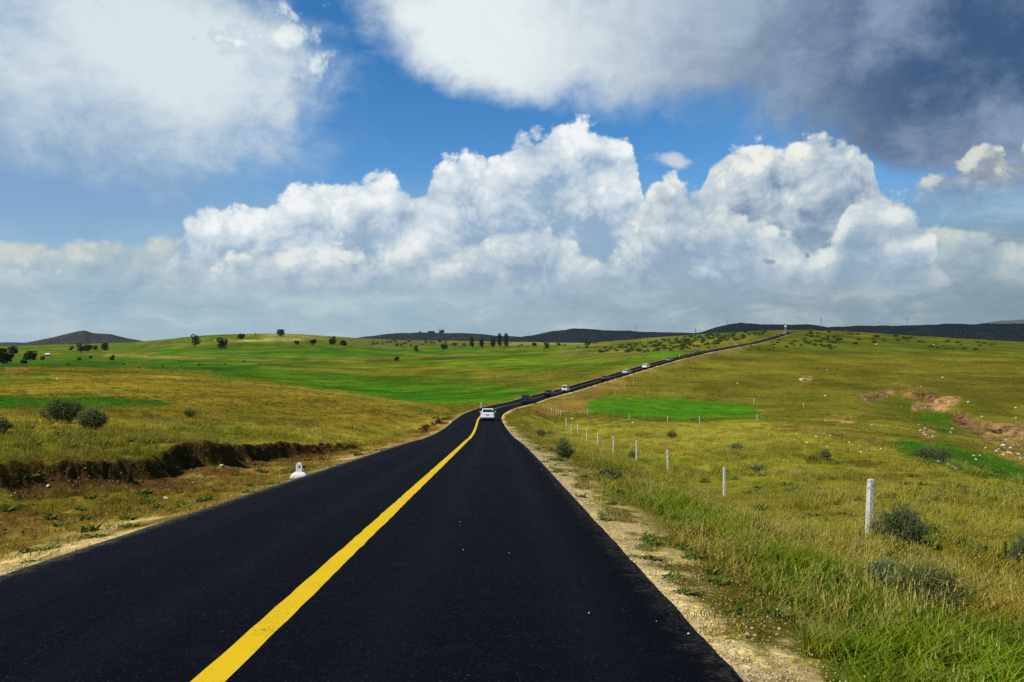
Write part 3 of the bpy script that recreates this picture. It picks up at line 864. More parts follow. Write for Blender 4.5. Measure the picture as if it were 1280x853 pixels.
am, nt, bs = new_mat('fresh_asphalt')
P3 = objco()
ng = noise(P3, 55.0, 3, 0.7); nl = noise(P3, 0.6, 4, 0.6)
vg = voro(P3, 70.0, 0, dims='3D', out='Color')
bw = nt.nodes.new('ShaderNodeRGBToBW'); nt.links.new(vg.s, bw.inputs[0]); gv = S(bw.outputs[0])
streak = noise(combine(*[0, 0]) if False else P3, 0.35, 3, 0.5)
col = mixc((ng * 0.7 + nl * 0.6 - 0.25).clamp(), (0.0008, 0.0010, 0.0024), (0.0036, 0.0040, 0.0072))
col = mixc(sstep(0.80, 0.92, gv) * 0.5, col, (0.035, 0.036, 0.042))
la = attr('across', 'Fac')
la2 = la + (noise(P3, 0.5, 3, 0.5) - 0.5) * 0.5
tw = lambda c0: (1.0 - ((la2 - c0).abs() / 0.42)).max(0.0)
tracks = tw(1.05).max(tw(2.75)).max(tw(-1.1)).max(tw(-2.8))
col = mixc(tracks * (0.04 + nl * 0.22), col, (0.0105, 0.0112, 0.0150))            # rolled, slightly polished wheel paths
mott = noise(P3, 3.2, 5, 0.68)
col = mixc(sstep(0.52, 0.78, mott) * 0.55, col, (0.0095, 0.0100, 0.0128))
edge_ = (la + 0.045).abs() + (noise(P3, 5.0, 5, 0.7) - 0.5) * 0.75
dust = sstep(3.42, 3.82, edge_) * sstep(0.38, 0.66, noise(P3, 22.0, 4, 0.7))
col = mixc(dust * 0.75, col, (0.20, 0.16, 0.095))
set_in(nt, bs, 'Base Color', col)
set_in(nt, bs, 'Roughness', 0.66 + nl * 0.22 - tracks * 0.04)
bs.inputs['Specular IOR Level'].default_value = 0.03
nt.links.new(bump(ng * 0.4 + gv * 0.6, 0.6, 0.012).s, bs.inputs['Normal'])
road = strip(30, len(RY) - 2, -HW_L, HW_R, 0.0, 0.34, 0.03, 51, 'road', [am], 0.03)
tag(road, 'fresh black asphalt road running down and over the far hill', 'road', kind='structure')
ym, nt, bs = new_mat('yellow_road_paint')
P3 = objco()
wear = sstep(0.56, 0.74, noise(P3, 34.0, 4, 0.7) * 0.7 + noise(P3, 1.6, 3, 0.6) * 0.36)
spos = nt.nodes.new('ShaderNodeSeparateXYZ'); nt.links.new(P3.s, spos.inputs[0])
yel = mixc(wear * 0.7, mixc(noise(P3, 2.5, 3, 0.6), (0.64, 0.40, 0.005), (0.76, 0.50, 0.012)), (0.12, 0.08, 0.012))
set_in(nt, bs, 'Base Color', mixc(sstep(105.0, 150.0, S(spos.outputs[1])), yel, (0.17, 0.155, 0.13)))
bs.inputs['Roughness'].default_value = 0.8; bs.inputs['Specular IOR Level'].default_value = 0.05
i1 = int(np.searchsorted(RY, 590))
line = strip(40, i1, -0.118, 0.118, 0.036, 0.0, 0.022, 57, 'road_marking', [ym], 0.0)
tag(line, 'solid yellow line along the middle of the asphalt road', 'road marking', kind='structure')
# ------------------------------------------------------------------ mesh builder
class MB:
    def __init__(self): self.v = []; self.f = []; self.m = []
    def add(self, verts, faces, mi=0):
        b = len(self.v)
        self.v.extend([tuple(map(float, p)) for p in verts])
        self.f.extend([tuple(b + i for i in f) for f in faces]); self.m.extend([mi] * len(faces))
    def box(self, c, s, mi=0, top=1.0, bev=0.0):
        x, y, z = c; a, b, h = s[0] / 2, s[1] / 2, s[2] / 2
        if bev <= 0:
            vs_ = [(x + sx * a * (top if sz > 0 else 1), y + sy * b * (top if sz > 0 else 1), z + sz * h) for sz in (-1, 1) for sx, sy in ((-1, -1), (1, -1), (1, 1), (-1, 1))]
            self.add(vs_, [(3, 2, 1, 0), (4, 5, 6, 7), (0, 1, 5, 4), (1, 2, 6, 5), (2, 3, 7, 6), (3, 0, 4, 7)], mi)
        else:
            rings = []
            for zz, k in ((-h, bev), (-h + bev, 0), (h - bev, 0), (h, bev)):
                t = top if zz > 0 else 1.0
                A, B = a * t - k, b * t - k
                e = bev * 0.8
                rings.append([(x + px_, y + py_, z + zz) for px_, py_ in ((-A + e, -B), (A - e, -B), (A, -B + e), (A, B - e), (A - e, B), (-A + e, B), (-A, B - e), (-A, -B + e))])
            vs_ = [p for r_ in rings for p in r_]
            fs = [tuple(range(7, -1, -1)), tuple(range(24, 32))]
            for k in range(3):
                for i in range(8): fs.append((k * 8 + i, k * 8 + (i + 1) % 8, k * 8 + 8 + (i + 1) % 8, k * 8 + 8 + i))
            self.add(vs_, fs, mi)
    def tube(self, path, radii, n=6, mi=0, cap=True):
        P_ = [Vector(p) for p in path]
        rings = []
        for i, p in enumerate(P_):
            t = (P_[min(i + 1, len(P_) - 1)] - P_[max(i - 1, 0)]).normalized()
            u = t.cross(Vector((0, 0, 1)) if abs(t.z) < 0.9 else Vector((1, 0, 0))).normalized(); w = t.cross(u)
            rings.append([p + (u * math.cos(2 * math.pi * k / n) + w * math.sin(2 * math.pi * k / n)) * radii[i] for k in range(n)])
        vs_ = [q for r_ in rings for q in r_]; fs = []
        for i in range(len(P_) - 1):
            for k in range(n): fs.append((i * n + k, i * n + (k + 1) % n, (i + 1) * n + (k + 1) % n, (i + 1) * n + k))
        if cap:
            fs.append(tuple(range(n - 1, -1, -1))); fs.append(tuple(range((len(P_) - 1) * n, len(P_) * n)))
        self.add(vs_, fs, mi)
    def build(self, name, mats, parent=None, smooth=False, loc=None):
        return mesh_obj(name, self.v, self.f, mats if isinstance(mats, (list, tuple)) else [mats], parent, smooth, loc, self.m)

def empty(name, loc, rz=0.0):
    o = bpy.data.objects.new(name, None); o.empty_display_size = 0.3
    COL.objects.link(o); o.location = loc; o.rotation_euler = (0, 0, rz); return o

def copy_tree(o, parent=None):
    c = o.copy(); COL.objects.link(c)
    if parent is not None: c.parent = parent
    for ch in list(o.children): copy_tree(ch, c)
    return c

def leaf_mesh(cent, nrm, length, width, updir, tint):
    """Many pointed leaves: cent (n,3), growth direction updir, side vectors derived from nrm."""
    n = len(cent)
    up = updir / (np.linalg.norm(updir, axis=1, keepdims=True) + 1e-9)
    sd = np.cross(up, nrm); sd /= (np.linalg.norm(sd, axis=1, keepdims=True) + 1e-9)
    L = length[:, None]; Wd = width[:, None]
    v = np.stack([cent, cent + up * L * 0.45 + sd * Wd * 0.5, cent + up * L, cent + up * L * 0.45 - sd * Wd * 0.5], 1).reshape(-1, 3)
    f = np.arange(4 * n, dtype=np.int32).reshape(-1, 4)
    return v, f, np.repeat(tint, 4)

def set_attr(o, name, vals):
    a = o.data.attributes.new(name, 'FLOAT', 'POINT'); a.data.foreach_set('value', np.asarray(vals, np.float32))

def leaf_mat(name, dark, light, trans=0.25, obj_var=0.35):
    m = bpy.data.materials.new(name); m.use_nodes = True; nt = m.node_tree; S.nt = nt
    nt.nodes.clear()
    t = attr('leaf', 'Fac')
    oi = nt.nodes.new('ShaderNodeObjectInfo'); rnd = S(oi.outputs['Random'])
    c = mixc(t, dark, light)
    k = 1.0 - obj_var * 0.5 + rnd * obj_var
    c = mixc(1.0, c, combine(k, k, k), 'MULTIPLY')
    d = nt.nodes.new('ShaderNodeBsdfDiffuse'); tr = nt.nodes.new('ShaderNodeBsdfTranslucent'); mx = nt.nodes.new('ShaderNodeMixShader')
    nt.links.new(c.s, d.inputs['Color']); nt.links.new(c.s, tr.inputs['Color']); mx.inputs[0].default_value = trans
    nt.links.new(d.outputs[0], mx.inputs[1]); nt.links.new(tr.outputs[0], mx.inputs[2])
    o = nt.nodes.new('ShaderNodeOutputMaterial'); nt.links.new(mx.outputs[0], o.inputs[0])
    return m

M_TREE = leaf_mat('tree_leaves', (0.014, 0.030, 0.009), (0.062, 0.100, 0.028))
M_SHRUB = leaf_mat('shrub_leaves', (0.045, 0.066, 0.012), (0.135, 0.165, 0.036), obj_var=0.9)
M_BUSH = leaf_mat('grey_green_leaves', (0.060, 0.085, 0.026), (0.185, 0.225, 0.085))
M_WEED = leaf_mat('olive_weed_leaves', (0.09, 0.105, 0.022), (0.27, 0.29, 0.075))
M_BARK, nt, bs = new_mat('bark')
set_in(nt, bs, 'Base Color', mixc(noise(objco(), 6.0, 4), (0.035, 0.026, 0.018), (0.10, 0.08, 0.06))); bs.inputs['Roughness'].default_value = 0.9

# ------------------------------------------------------------------ grass
def clump(name, nb, rad, h, wid, lean, seed, head=0.0, mat=None):
    g = np.random.default_rng(seed)
    vv, ff, tt = [], [], []
    for i in range(nb):
        an = g.uniform(0, 2 * math.pi); rr = rad * math.sqrt(g.uniform())
        bx, by = rr * math.cos(an), rr * math.sin(an)
        hh = h * g.uniform(0.55, 1.15)
        la = g.uniform(0, 2 * math.pi); ll = lean * g.uniform(0.2, 1.0) * hh
        lx, ly = math.cos(la) * ll + 0.16 * hh, math.sin(la) * ll - 0.05 * hh      # a steady breeze from the left
        sa = g.uniform(0, math.pi); wx, wy = math.cos(sa) * wid / 2, math.sin(sa) * wid / 2
        b = len(vv); hue = g.uniform(0, 1)
        for t, kw in ((0.0, 1.0), (0.45, 0.85), (0.8, 0.5)):
            cx, cy, cz_ = bx + lx * t ** 1.8, by + ly * t ** 1.8, hh * (t - 0.12 * t * t * lean * 2)
            vv.append((cx - wx * kw, cy - wy * kw, cz_)); vv.append((cx + wx * kw, cy + wy * kw, cz_))
            tt += [(t, hue), (t, hue)]
        vv.append((bx + lx, by + ly, hh * (1 - 0.2 * lean))); tt.append((1.0, hue))
        ff += [(b, b + 1, b + 3, b + 2), (b + 2, b + 3, b + 5, b + 4), (b + 4, b + 5, b + 6)]
        if g.uniform() < head:
            cx, cy, cz_ = bx + lx, by + ly, hh * (1 - 0.2 * lean)
            b = len(vv); s = wid * 0.55
            vv += [(cx - s, cy, cz_ - 0.01), (cx + s, cy, cz_ - 0.01), (cx + lx * 0.15, cy, cz_ + h * 0.20), (cx, cy - s, cz_), (cx, cy + s, cz_)]
            tt += [(1.6, hue)] * 5
            ff += [(b, b + 1, b + 2), (b + 3, b + 4, b + 2)]
    me = bpy.data.meshes.new(name); me.from_pydata(vv, [], ff); me.materials.append(mat)
    a = me.attributes.new('blade', 'FLOAT_VECTOR', 'POINT')
    a.data.foreach_set('vector', np.array([(p, q, 0) for p, q in tt], np.float32).ravel())
    return bpy.data.objects.new(name, me)

gmat = bpy.data.materials.new('grass_blades'); gmat.use_nodes = True; nt = gmat.node_tree; S.nt = nt; nt.nodes.clear()
tint = attr('tint', 'Color', 'INSTANCER')
bl = attr('blade', 'Vector')
sp = nt.nodes.new('ShaderNodeSeparateXYZ'); nt.links.new(bl.s, sp.inputs[0])
bt, bh_ = S(sp.outputs[0]), S(sp.outputs[1])
k = 0.72 + bh_ * 0.6
c = mixc(1.0, tint, combine(k, k, k * 0.9), 'MULTIPLY')
c = mixc(sstep(0.55, 1.0, bh_) * 0.45, c, C(168, 148, 66))
c = mixc(sstep(1.2, 1.5, bt) * 0.8, c, C(206, 188, 116))
d = nt.nodes.new('ShaderNodeBsdfDiffuse'); tr = nt.nodes.new('ShaderNodeBsdfTranslucent'); mx = nt.nodes.new('ShaderNodeMixShader')
nt.links.new(c.s, d.inputs['Color']); nt.links.new(c.s, tr.inputs['Color']); mx.inputs[0].default_value = 0.28
nt.links.new(d.outputs[0], mx.inputs[1]); nt.links.new(tr.outputs[0], mx.inputs[2])
o = nt.nodes.new('ShaderNodeOutputMaterial'); nt.links.new(mx.outputs[0], o.inputs[0])

gcoll = bpy.data.collections.new('grass_clumps')
CL = [clump('clump_a', 34, 0.20, 0.30, 0.011, 0.45, 1, 0.10, gmat), clump('clump_b', 30, 0.24, 0.26, 0.012, 0.7, 2, 0.2, gmat),
      clump('clump_c', 44, 0.22, 0.46, 0.014, 0.75, 3, 0.02, gmat), clump('clump_d', 40, 0.26, 0.52, 0.013, 0.6, 4, 0.06, gmat),
      clump('clump_e', 30, 0.10, 0.10, 0.012, 0.9, 5, 0.0, gmat), clump('clump_f', 10, 0.16, 0.62, 0.009, 0.35, 6, 0.9, gmat),
      clump('clump_g', 26, 0.12, 0.26, 0.055, 0.9, 7, 0.0, gmat), clump('clump_h', 18, 0.22, 0.55, 0.008, 0.5, 8, 1.0, gmat)]
for i, o in enumerate(CL):
    o.name = 'clump_%d' % i; gcoll.objects.link(o)

def scatter(r0, r1, a0, a1, dens):
    n = int((r1 * r1 - r0 * r0) * (a1 - a0) / 2 * dens)
    r = np.sqrt(rng.uniform(r0 * r0, r1 * r1, n)); a = rng.uniform(a0, a1, n)
    return r * np.sin(a), r * np.cos(a)
xs, ys, sc = [], [], []
for r0, r1, dn, s in ((4.5, 9, 34, 0.85), (9, 16, 22, 0.95), (16, 28, 11, 1.1), (28, 48, 4.2, 1.3), (48, 85, 1.7, 1.6), (85, 150, 0.85, 1.9), (150, 420, 0.20, 2.7)):
    x, y = scatter(r0, r1, -0.66, 0.66, dn)
    xs.append(x); ys.append(y); sc.append(np.full(x.shape, s))
x, y, sc = map(np.concatenate, (xs, ys, sc))
yq, d = road_coords(x, y)
keep = np.where(d > 0, d > HW_R + 0.12, -d > HW_L + 0.12)
x, y, sc, yq, d = x[keep], y[keep], sc[keep], yq[keep], d[keep]
z = ground(x, y)
col, cov = colour_at(x, y, z)
r = np.hypot(x, y)
patchy = ss(-0.22, 0.12, fbm(x / 3.2, y / 3.2, 4, 101))
p = np.clip(0.03 + cov * (0.35 + 0.65 * patchy), 0, 1)
p = np.where(col[:, 1] / (col[:, 0] + 1e-4) > 1.12, np.maximum(p, 0.85 * cov), p)
p = np.where((cov < 0.3) & (d > 0), np.where(fbm(x / 0.7, y / 0.9, 3, 105) > -0.05, 0.85, 0.12), np.where(cov < 0.3, 0.16, p))
_bd, _ = bank_line(yq)
p = np.where((d < 0) & (-d < _bd) & (yq < 120) & (-d > HW_L + .5), np.maximum(p, 0.55), p)
keep = rng.uniform(size=x.shape) < p
x, y, z, sc, col, cov, r, d, yq = (q[keep] for q in (x, y, z, sc, col, cov, r, d, yq))
green = col[:, 1] / (col[:, 0] + 1e-4)
u = rng.uniform(size=x.shape)
crop = (green > 2.2)
lush = (green > 1.12) & (r < 60)
edge_d = np.where(d > 0, d - HW_R, -d - HW_L)
bd, bhh = bank_line(yq)
ditch = (d < 0) & (-d < bd) & (yq < 120)
var = np.where(u < 0.42, 0, np.where(u < 0.86, 1, np.where(u < 0.93, 5, 3)))
var = np.where(lush, np.where(u < 0.45, 2, np.where(u < 0.9, 3, 5)), var)
var = np.where((cov < 0.55) | (edge_d < 0.9) | ditch, np.where(u < 0.75, 4, 0), var)
var = np.where((r > 90), np.where(u < 0.5, 0, 1), var)
hs_ = rng.uniform(0.7, 1.25, x.shape) * (0.72 + 0.55 * ss(-0.25, 0.3, fbm(x / 5.0, y / 5.0, 3, 103)))
hs_ = hs_ * ss(-0.2, 2.5, edge_d) * 0.55 + hs_ * 0.45
hs_ = np.where(crop, hs_ * 0.6, hs_) * np.where(d < 0, 0.60, 0.66)
hs_ = np.where(ditch, hs_ * 0.8, hs_)
near_top = (d < 0) & (-d >= bd) & (-d < bd + 1.6) & (yq < 115)
hs_ = np.where(near_top, hs_ * 0.6, hs_)
hs_ = hs_ * ~((d < 0) & (-d >= bd - .4) & (-d < bd + 0.5) & (yq < 115) & (rng.uniform(size=x.shape) < 0.8))
_ok = ~(ditch & (-d > bd - 2.0 * bhh - 0.3) & (rng.uniform(size=x.shape) < 0.93))
hs_ = hs_ * _ok
br = rng.uniform(0.75, 1.35, x.shape)[:, None] * (1.0 + 0.5 * fbm(x / 2.0, y / 2.0, 3, 104)[:, None])
tcol = np.clip(col * br * np.stack([rng.uniform(0.88, 1.12, x.shape), np.ones(x.shape), rng.uniform(0.7, 1.2, x.shape)], 1), 0.003, 0.7)
bare = (cov < 0.45)[:, None]
tcol = np.where(bare, np.where(rng.uniform(size=x.shape)[:, None] < .5, C(170, 164, 56), C(112, 118, 34)) * br, tcol)
_live = hs_ > 0
x, y, z, sc, hs_, tcol, var = (q[_live] for q in (x, y, z, sc, hs_, tcol, var))
# broad-leaved weeds and dead straw, in drifts
u2 = rng.uniform(size=x.shape); dr1 = fbm(x / 4.0, y / 4.0, 3, 111); dr2 = fbm(x / 3.0, y / 5.0, 3, 112)
rr_ = np.hypot(x, y)
wd = (u2 < 0.05 + 0.20 * (dr1 > 0.16)) & (rr_ < 70) & (sc < 1.5)
dd_ = (u2 > 0.975 - 0.13 * (dr2 > 0.16)) & (rr_ < 110)
var = np.where(wd, 6, np.where(dd_ & (var != 4), 7, var))
tcol = np.where(wd[:, None], C(70, 96, 40) * rng.uniform(.7, 1.3, x.shape)[:, None], np.where(dd_[:, None], C(168, 152, 70) * rng.uniform(.8, 1.2, x.shape)[:, None], tcol))
gme = bpy.data.meshes.new('grass')
gme.vertices.add(len(x)); gme.vertices.foreach_set('co', np.stack([x, y, z - 0.01], 1).astype(np.float32).ravel())
def addv(name, typ, key, arr):
    a = gme.attributes.new(name, typ, 'POINT'); a.data.foreach_set(key, arr.astype(np.float32 if typ != 'INT' else np.int32).ravel())
addv('tint', 'FLOAT_COLOR', 'color', np.concatenate([tcol, np.ones((len(x), 1))], 1))
addv('spin', 'FLOAT_VECTOR', 'vector', np.stack([rng.normal(0, 0.08, x.shape), rng.normal(0, 0.08, x.shape), rng.uniform(-0.9, 0.9, x.shape)], 1))
wsc = sc * rng.uniform(0.85, 1.2, x.shape)
addv('size', 'FLOAT_VECTOR', 'vector', np.stack([wsc, wsc, hs_ * np.minimum(sc, 1.5)], 1))
addv('variant', 'INT', 'value', var)
grass = bpy.data.objects.new('grass', gme); COL.objects.link(grass)
gme.materials.append(gmat)
tag(grass, 'uneven dry and green grass covering the verges and the fields', 'grass', kind='stuff')
ng_ = bpy.data.node_groups.new('grass_scatter', 'GeometryNodeTree')
ng_.interface.new_socket('Geometry', in_out='INPUT', socket_type='NodeSocketGeometry')
ng_.interface.new_socket('Geometry', in_out='OUTPUT', socket_type='NodeSocketGeometry')
N = ng_.nodes.new; Lk = ng_.links.new
gi = N('NodeGroupInput'); go = N('NodeGroupOutput'); iop = N('GeometryNodeInstanceOnPoints'); ci = N('GeometryNodeCollectionInfo')
ci.inputs['Collection'].default_value = gcoll; ci.inputs['Separate Children'].default_value = True; ci.inputs['Reset Children'].default_value = True
def na_(name, typ):
    n = N('GeometryNodeInputNamedAttribute'); n.data_type = typ; n.inputs['Name'].default_value = name
    return [o for o in n.outputs if o.enabled and o.name == 'Attribute'][0]
Lk(gi.outputs[0], iop.inputs['Points']); Lk(ci.outputs[0], iop.inputs['Instance'])
iop.inputs['Pick Instance'].default_value = True
Lk(na_('variant', 'INT'), iop.inputs['Instance Index'])
e2r = N('FunctionNodeEulerToRotation'); Lk(na_('spin', 'FLOAT_VECTOR'), e2r.inputs[0]); Lk(e2r.outputs[0], iop.inputs['Rotation'])
Lk(na_('size', 'FLOAT_VECTOR'), iop.inputs['Scale']); Lk(iop.outputs[0], go.inputs[0])
md = grass.modifiers.new('scatter', 'NODES'); md.node_group = ng_
print('grass clumps', len(x))

# ------------------------------------------------------------------ shrubs and trees
def bush_parts(w, h, nst, nlf, seed, lw=0.03, ll=0.09, spread=1.0):
    g = np.random.default_rng(seed)
    mb = MB(); cent, up = [], []
    for i in range(nst):
        a = g.uniform(0, 2 * math.pi); rr = math.sqrt(g.uniform()) * 0.5 * w
        tipx, tipy = math.cos(a) * rr * spread, math.sin(a) * rr * spread
        tz = h * (1.02 - 0.55 * (2 * rr / w) ** 2) * g.uniform(0.72, 1.12)
        b = Vector((tipx * 0.30, tipy * 0.30, -0.05)); t = Vector((tipx, tipy, tz)); m = b.lerp(t, 0.55) + Vector((g.normal(0, .05) * w, g.normal(0, .05) * w, 0.06 * h))
        mb.tube([b, m, t], [0.012 * h + 0.004, 0.008 * h + 0.003, 0.003], 4, 0, False)
        k = max(3, nlf // nst)
        s = g.uniform(0.18, 1.0, k) ** 0.8
        p = np.array([tuple(b.lerp(m, q / 0.55) if q < 0.55 else m.lerp(t, (q - 0.55) / 0.45)) for q in s])
        p += g.normal(0, 0.05 * w, (k, 3)) * np.array([1, 1, 0.6])
        p[:, 2] = np.maximum(p[:, 2], 0.02)
        dv = (np.array(tuple(t - b))[None, :] / h * 0.8 + g.normal(0, 0.6, (k, 3)))
        cent.append(p); up.append(dv)
    cent = np.concatenate(cent); up = np.concatenate(up); n = len(cent)
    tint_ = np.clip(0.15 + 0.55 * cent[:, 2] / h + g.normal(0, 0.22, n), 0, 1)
    lv = leaf_mesh(cent, g.normal(0, 1, (n, 3)), ll * g.uniform(0.6, 1.3, n), lw * g.uniform(0.7, 1.3, n), up, tint_)
    return mb, lv

def bush(px, py, w, h, label, seed, mat=None, nst=46, nlf=2600, lw=0.03, ll=0.09, cat='bush', name='bush', group=None, at=None):
    X, Y, Z = at if at else hit(px, py)
    root = empty(name, (X, Y, Z - 0.03))
    tag(root, label, cat, group)
    mb, (v, f, t) = bush_parts(w, h, nst, nlf, seed, lw, ll)
    mb.build('stems', M_BARK, root)
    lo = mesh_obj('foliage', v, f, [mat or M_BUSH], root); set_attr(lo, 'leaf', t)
    return root

PXM = lambda px_, Y: px_ / F * Y      # picture pixels at a distance -> metres

bush(80, 529, 2.6, 1.5, 'larger grey-green bush of the pair in the left field', 201, nst=70, nlf=5200, lw=0.05, ll=0.13)
bush(113, 537, 1.8, 1.1, 'smaller rounded bush beside the larger bush in the left field', 202, nst=60, nlf=3800, lw=0.045, ll=0.11)
bush(-6, 545, 1.3, 1.1, 'bush cut off by the left edge of the picture', 203)
bush(1126, 681, 1.25, 0.86, 'dark grey-green bush right beside the nearest fence post', 204, nst=80, nlf=6200, lw=0.016, ll=0.09)
bush(1156, 755, 0.95, 0.46, 'tall olive weedy clump with dark base below the nearest post', 205, nst=110, nlf=3600, lw=0.009, ll=0.11, mat=M_WEED)
bush(1106, 738, 0.45, 0.36, 'small dark weed clump left of the olive weedy clump', 206, nst=40, nlf=2200, lw=0.014, ll=0.09)
bush(1288, 708, 0.7, 0.7, 'dark green bush at the right edge of the picture', 207, nst=50, nlf=3000, lw=0.016, ll=0.09)
bush(705, 573, 0.85, 0.9, 'dark upright bush between the asphalt and the fence posts', 208, nst=50, nlf=2600, lw=0.02, ll=0.11)
bush(676, 546, 1.0, 0.8, 'dark bush nearest the asphalt below the road bend', 209, nst=40, nlf=1800)
bush(688, 546, 1.1, 0.6, 'low wide bush right of the dark bush below the bend', 210, nst=40, nlf=1800)
bush(840, 548, 1.35, 1.05, 'lone dark round bush in the pasture below the green strip', 211, nst=50, nlf=2600)
bush(762, 600, 0.9, 0.35, 'bright green weeds in the verge beside the asphalt', 212, nst=40, nlf=1800, mat=M_SHRUB)
bush(792, 573, 0.9, 0.6, 'small greyish shrub behind the fence posts', 213, nst=40, nlf=1600)
bush(1031, 575, 0.9, 0.75, 'small green bush in the pasture below the white stones', 214, nst=40, nlf=1600)
bush(919, 562, 1.6, 0.55, 'low flat green shrub on the pasture between posts and hollow', 215, nst=40, nlf=1600)
bush(948, 589, 1.0, 0.4, 'low dark tuft of shrub beyond the second fence post', 216, nst=40, nlf=1400)
bush(238, 522, 1.3, 0.8, 'single small shrub right of the dark green strip', 217, nst=40, nlf=1600)
bush(1166, 575, 3.0, 1.0, 'dark reeds in the wet green hollow', 218, nst=60, nlf=2600, lw=0.03, ll=0.2)

def tree(px, py, hpx, wpx, label, seed, kind='round', group='trees on the far slope', at_y=None, sink=0.0):
    if at_y: X, Y = W(px, at_y); Z = gz(X, Y)
    else: X, Y, Z = hit(px, py)
    h = PXM(hpx, Y) * 0.94; w = PXM(wpx, Y) * 0.80
    g = np.random.default_rng(seed)
    root = empty('tree', (X, Y, Z - 0.1)); tag(root, label, 'tree', group)
    mb = MB()
    tb = 0.30 if kind == 'round' else 0.16
    if kind == 'bushy': tb = 0.08
    lean = g.normal(0, 0.02) * h
    mb.tube([(0, 0, 0), (lean * 0.4, 0, h * 0.35), (lean, 0, h * 0.8)], [h * 0.035, h * 0.024, h * 0.006], 6)
    blobs = []
    for i in range(9 if kind != 'poplar' else 12):
        if kind == 'poplar':
            zc = h * (0.2 + 0.75 * (i + 0.5) / 12); rc = w * 0.36 * (1.0 - abs((i + 0.5) / 12 - 0.45) * 0.9); off = w * 0.16
        else:
            zc = h * (tb + (0.9 - tb) * g.uniform(0.1, 0.95)); rc = w * g.uniform(0.2, 0.33); off = w * 0.32 * math.sqrt(max(0.1, 1 - ((zc / h - (1 + tb) / 2) / ((1 - tb) / 2 + .05)) ** 2))
        a = i * 2.4 + g.uniform(0, 0.8)
        c_ = np.array([math.cos(a) * off + lean * zc / h, math.sin(a) * off, zc]); blobs.append((c_, rc))
        s0 = (lean * 0.5, 0, max(h * tb * 0.7, zc - 0.25 * h))
        mb.tube([s0, tuple((np.array(s0) + c_) / 2 + np.array([0, 0, 0.02 * h])), tuple(c_)], [h * 0.012, h * 0.008, h * 0.003], 4, 0, False)
    mb.build('trunk', M_BARK, root)
    cs, ups, tt = [], [], []
    per = 85
    for c_, rc in blobs:
        dirs = g.normal(0, 1, (per, 3)); dirs /= np.linalg.norm(dirs, axis=1, keepdims=True)
        rad = rc * g.uniform(0.55, 1.12, per)[:, None]
        p = c_ + dirs * rad * np.array([1, 1, 0.85 if kind != 'poplar' else 1.2])
        cs.append(p); ups.append(dirs + g.normal(0, 0.5, (per, 3))); tt.append(np.clip(0.4 + g.normal(0, 0.3, per), 0, 1))
    cs = np.concatenate(cs); cs[:, 2] = np.clip(cs[:, 2], 0.03 * h, h * 1.03); ups = np.concatenate(ups); tt = np.concatenate(tt); n = len(cs)
    L_ = w * 0.17 * g.uniform(0.6, 1.3, n)
    v, f, t = leaf_mesh(cs, g.normal(0, 1, (n, 3)), L_, L_ * 0.7, ups, tt)
    lo = mesh_obj('crown', v, f, [M_TREE], root); set_attr(lo, 'leaf', t)
    return root

TREES = [
 (2, 455, 21, 26, 'largest dark tree, cut off by the left edge', 'bushy'), (16.5, 444, 11, 12, 'round dark tree between the left edge tree and the field tree', 'round'),
 (37, 452, 14, 15, 'dark leafy tree standing alone in the field near the left edge', 'round'), (30, 454.5, 5, 8, 'low bush at the foot of the field tree near the left edge', 'bushy'),
 (53, 450, 5, 6, 'small bush right of the field tree near the left edge', 'bushy'),
 (89, 438, 5.5, 5.5, 'smallest leftmost tree of the grove below the left hill', 'bushy'), (101, 441.5, 12.5, 10, 'tallest tree of the grove below the left hill', 'round'),
 (110, 440.5, 10.5, 9.5, 'second tallest tree of the grove below the left hill', 'round'), (119, 439, 8, 6, 'slender right-hand tree of the grove below the left hill', 'round'),
 (131, 438.5, 10.5, 9, 'lone tree just right of the grove below the left hill', 'bushy'), (140, 450.5, 6.5, 6.5, 'small dark bush on the slope in front of the grove', 'bushy'),
 (99, 450.5, 4, 4.5, 'tiny bush directly below the grove', 'bushy'), (113, 448, 4, 4, 'tiny bush below and right of the grove', 'bushy'),
 (244, 434.8, 18.5, 10.5, 'tall oval tree, left of the two on the upper left slope', 'bushy'), (277, 436.5, 16.5, 13, 'leaning broad tree, right of the two on the upper left slope', 'bushy'),
 (301.5, 424, 6, 9.5, 'low round tree on the left skyline', 'bushy'), (351, 421.5, 9.5, 10, 'umbrella-shaped tree with bare trunks on top of the left skyline', 'round'),
 (371, 431, 6.5, 6.5, 'small round bush below the skyline knoll', 'bushy'), (391.5, 432, 8.5, 8, 'dark bush right of the small round bush below the knoll', 'bushy'),
 (415.5, 431, 11.5, 9.5, 'tallest dark bush where the left skyline drops', 'bushy'), (429, 432, 6, 9, 'low wide bush right of the tallest skyline bush', 'bushy'),
 (520, 440, 9, 6.5, 'small upright tree alone in the middle meadow', 'bushy'), (555, 437, 8, 9, 'round dark bush behind the middle meadow', 'bushy'),
 (496, 451, 5, 6.5, 'tiny dark bush in the middle of the green meadow', 'bushy'),
 (590, 435, 15, 7.5, 'leftmost poplar of the row behind the meadow', 'poplar'), (602, 434.5, 11, 7, 'shortest poplar, second in the row behind the meadow', 'poplar'),
 (616, 434, 12, 8, 'loose poplar, third in the row behind the meadow', 'poplar'), (624.5, 434.5, 18.5, 8, 'tall poplar, fourth in the row behind the meadow', 'poplar'),
 (632.5, 435, 19, 8.5, 'tallest poplar, at the right end of the row', 'poplar'), (668, 432.5, 4, 6, 'tiny bush right of the poplar row', 'bushy'),
 (683, 435.5, 8, 7, 'dark round bush below the dark middle hill', 'bushy'), (734, 431.5, 5.5, 8, 'low bush at the foot of the dark middle hill', 'bushy'),
]
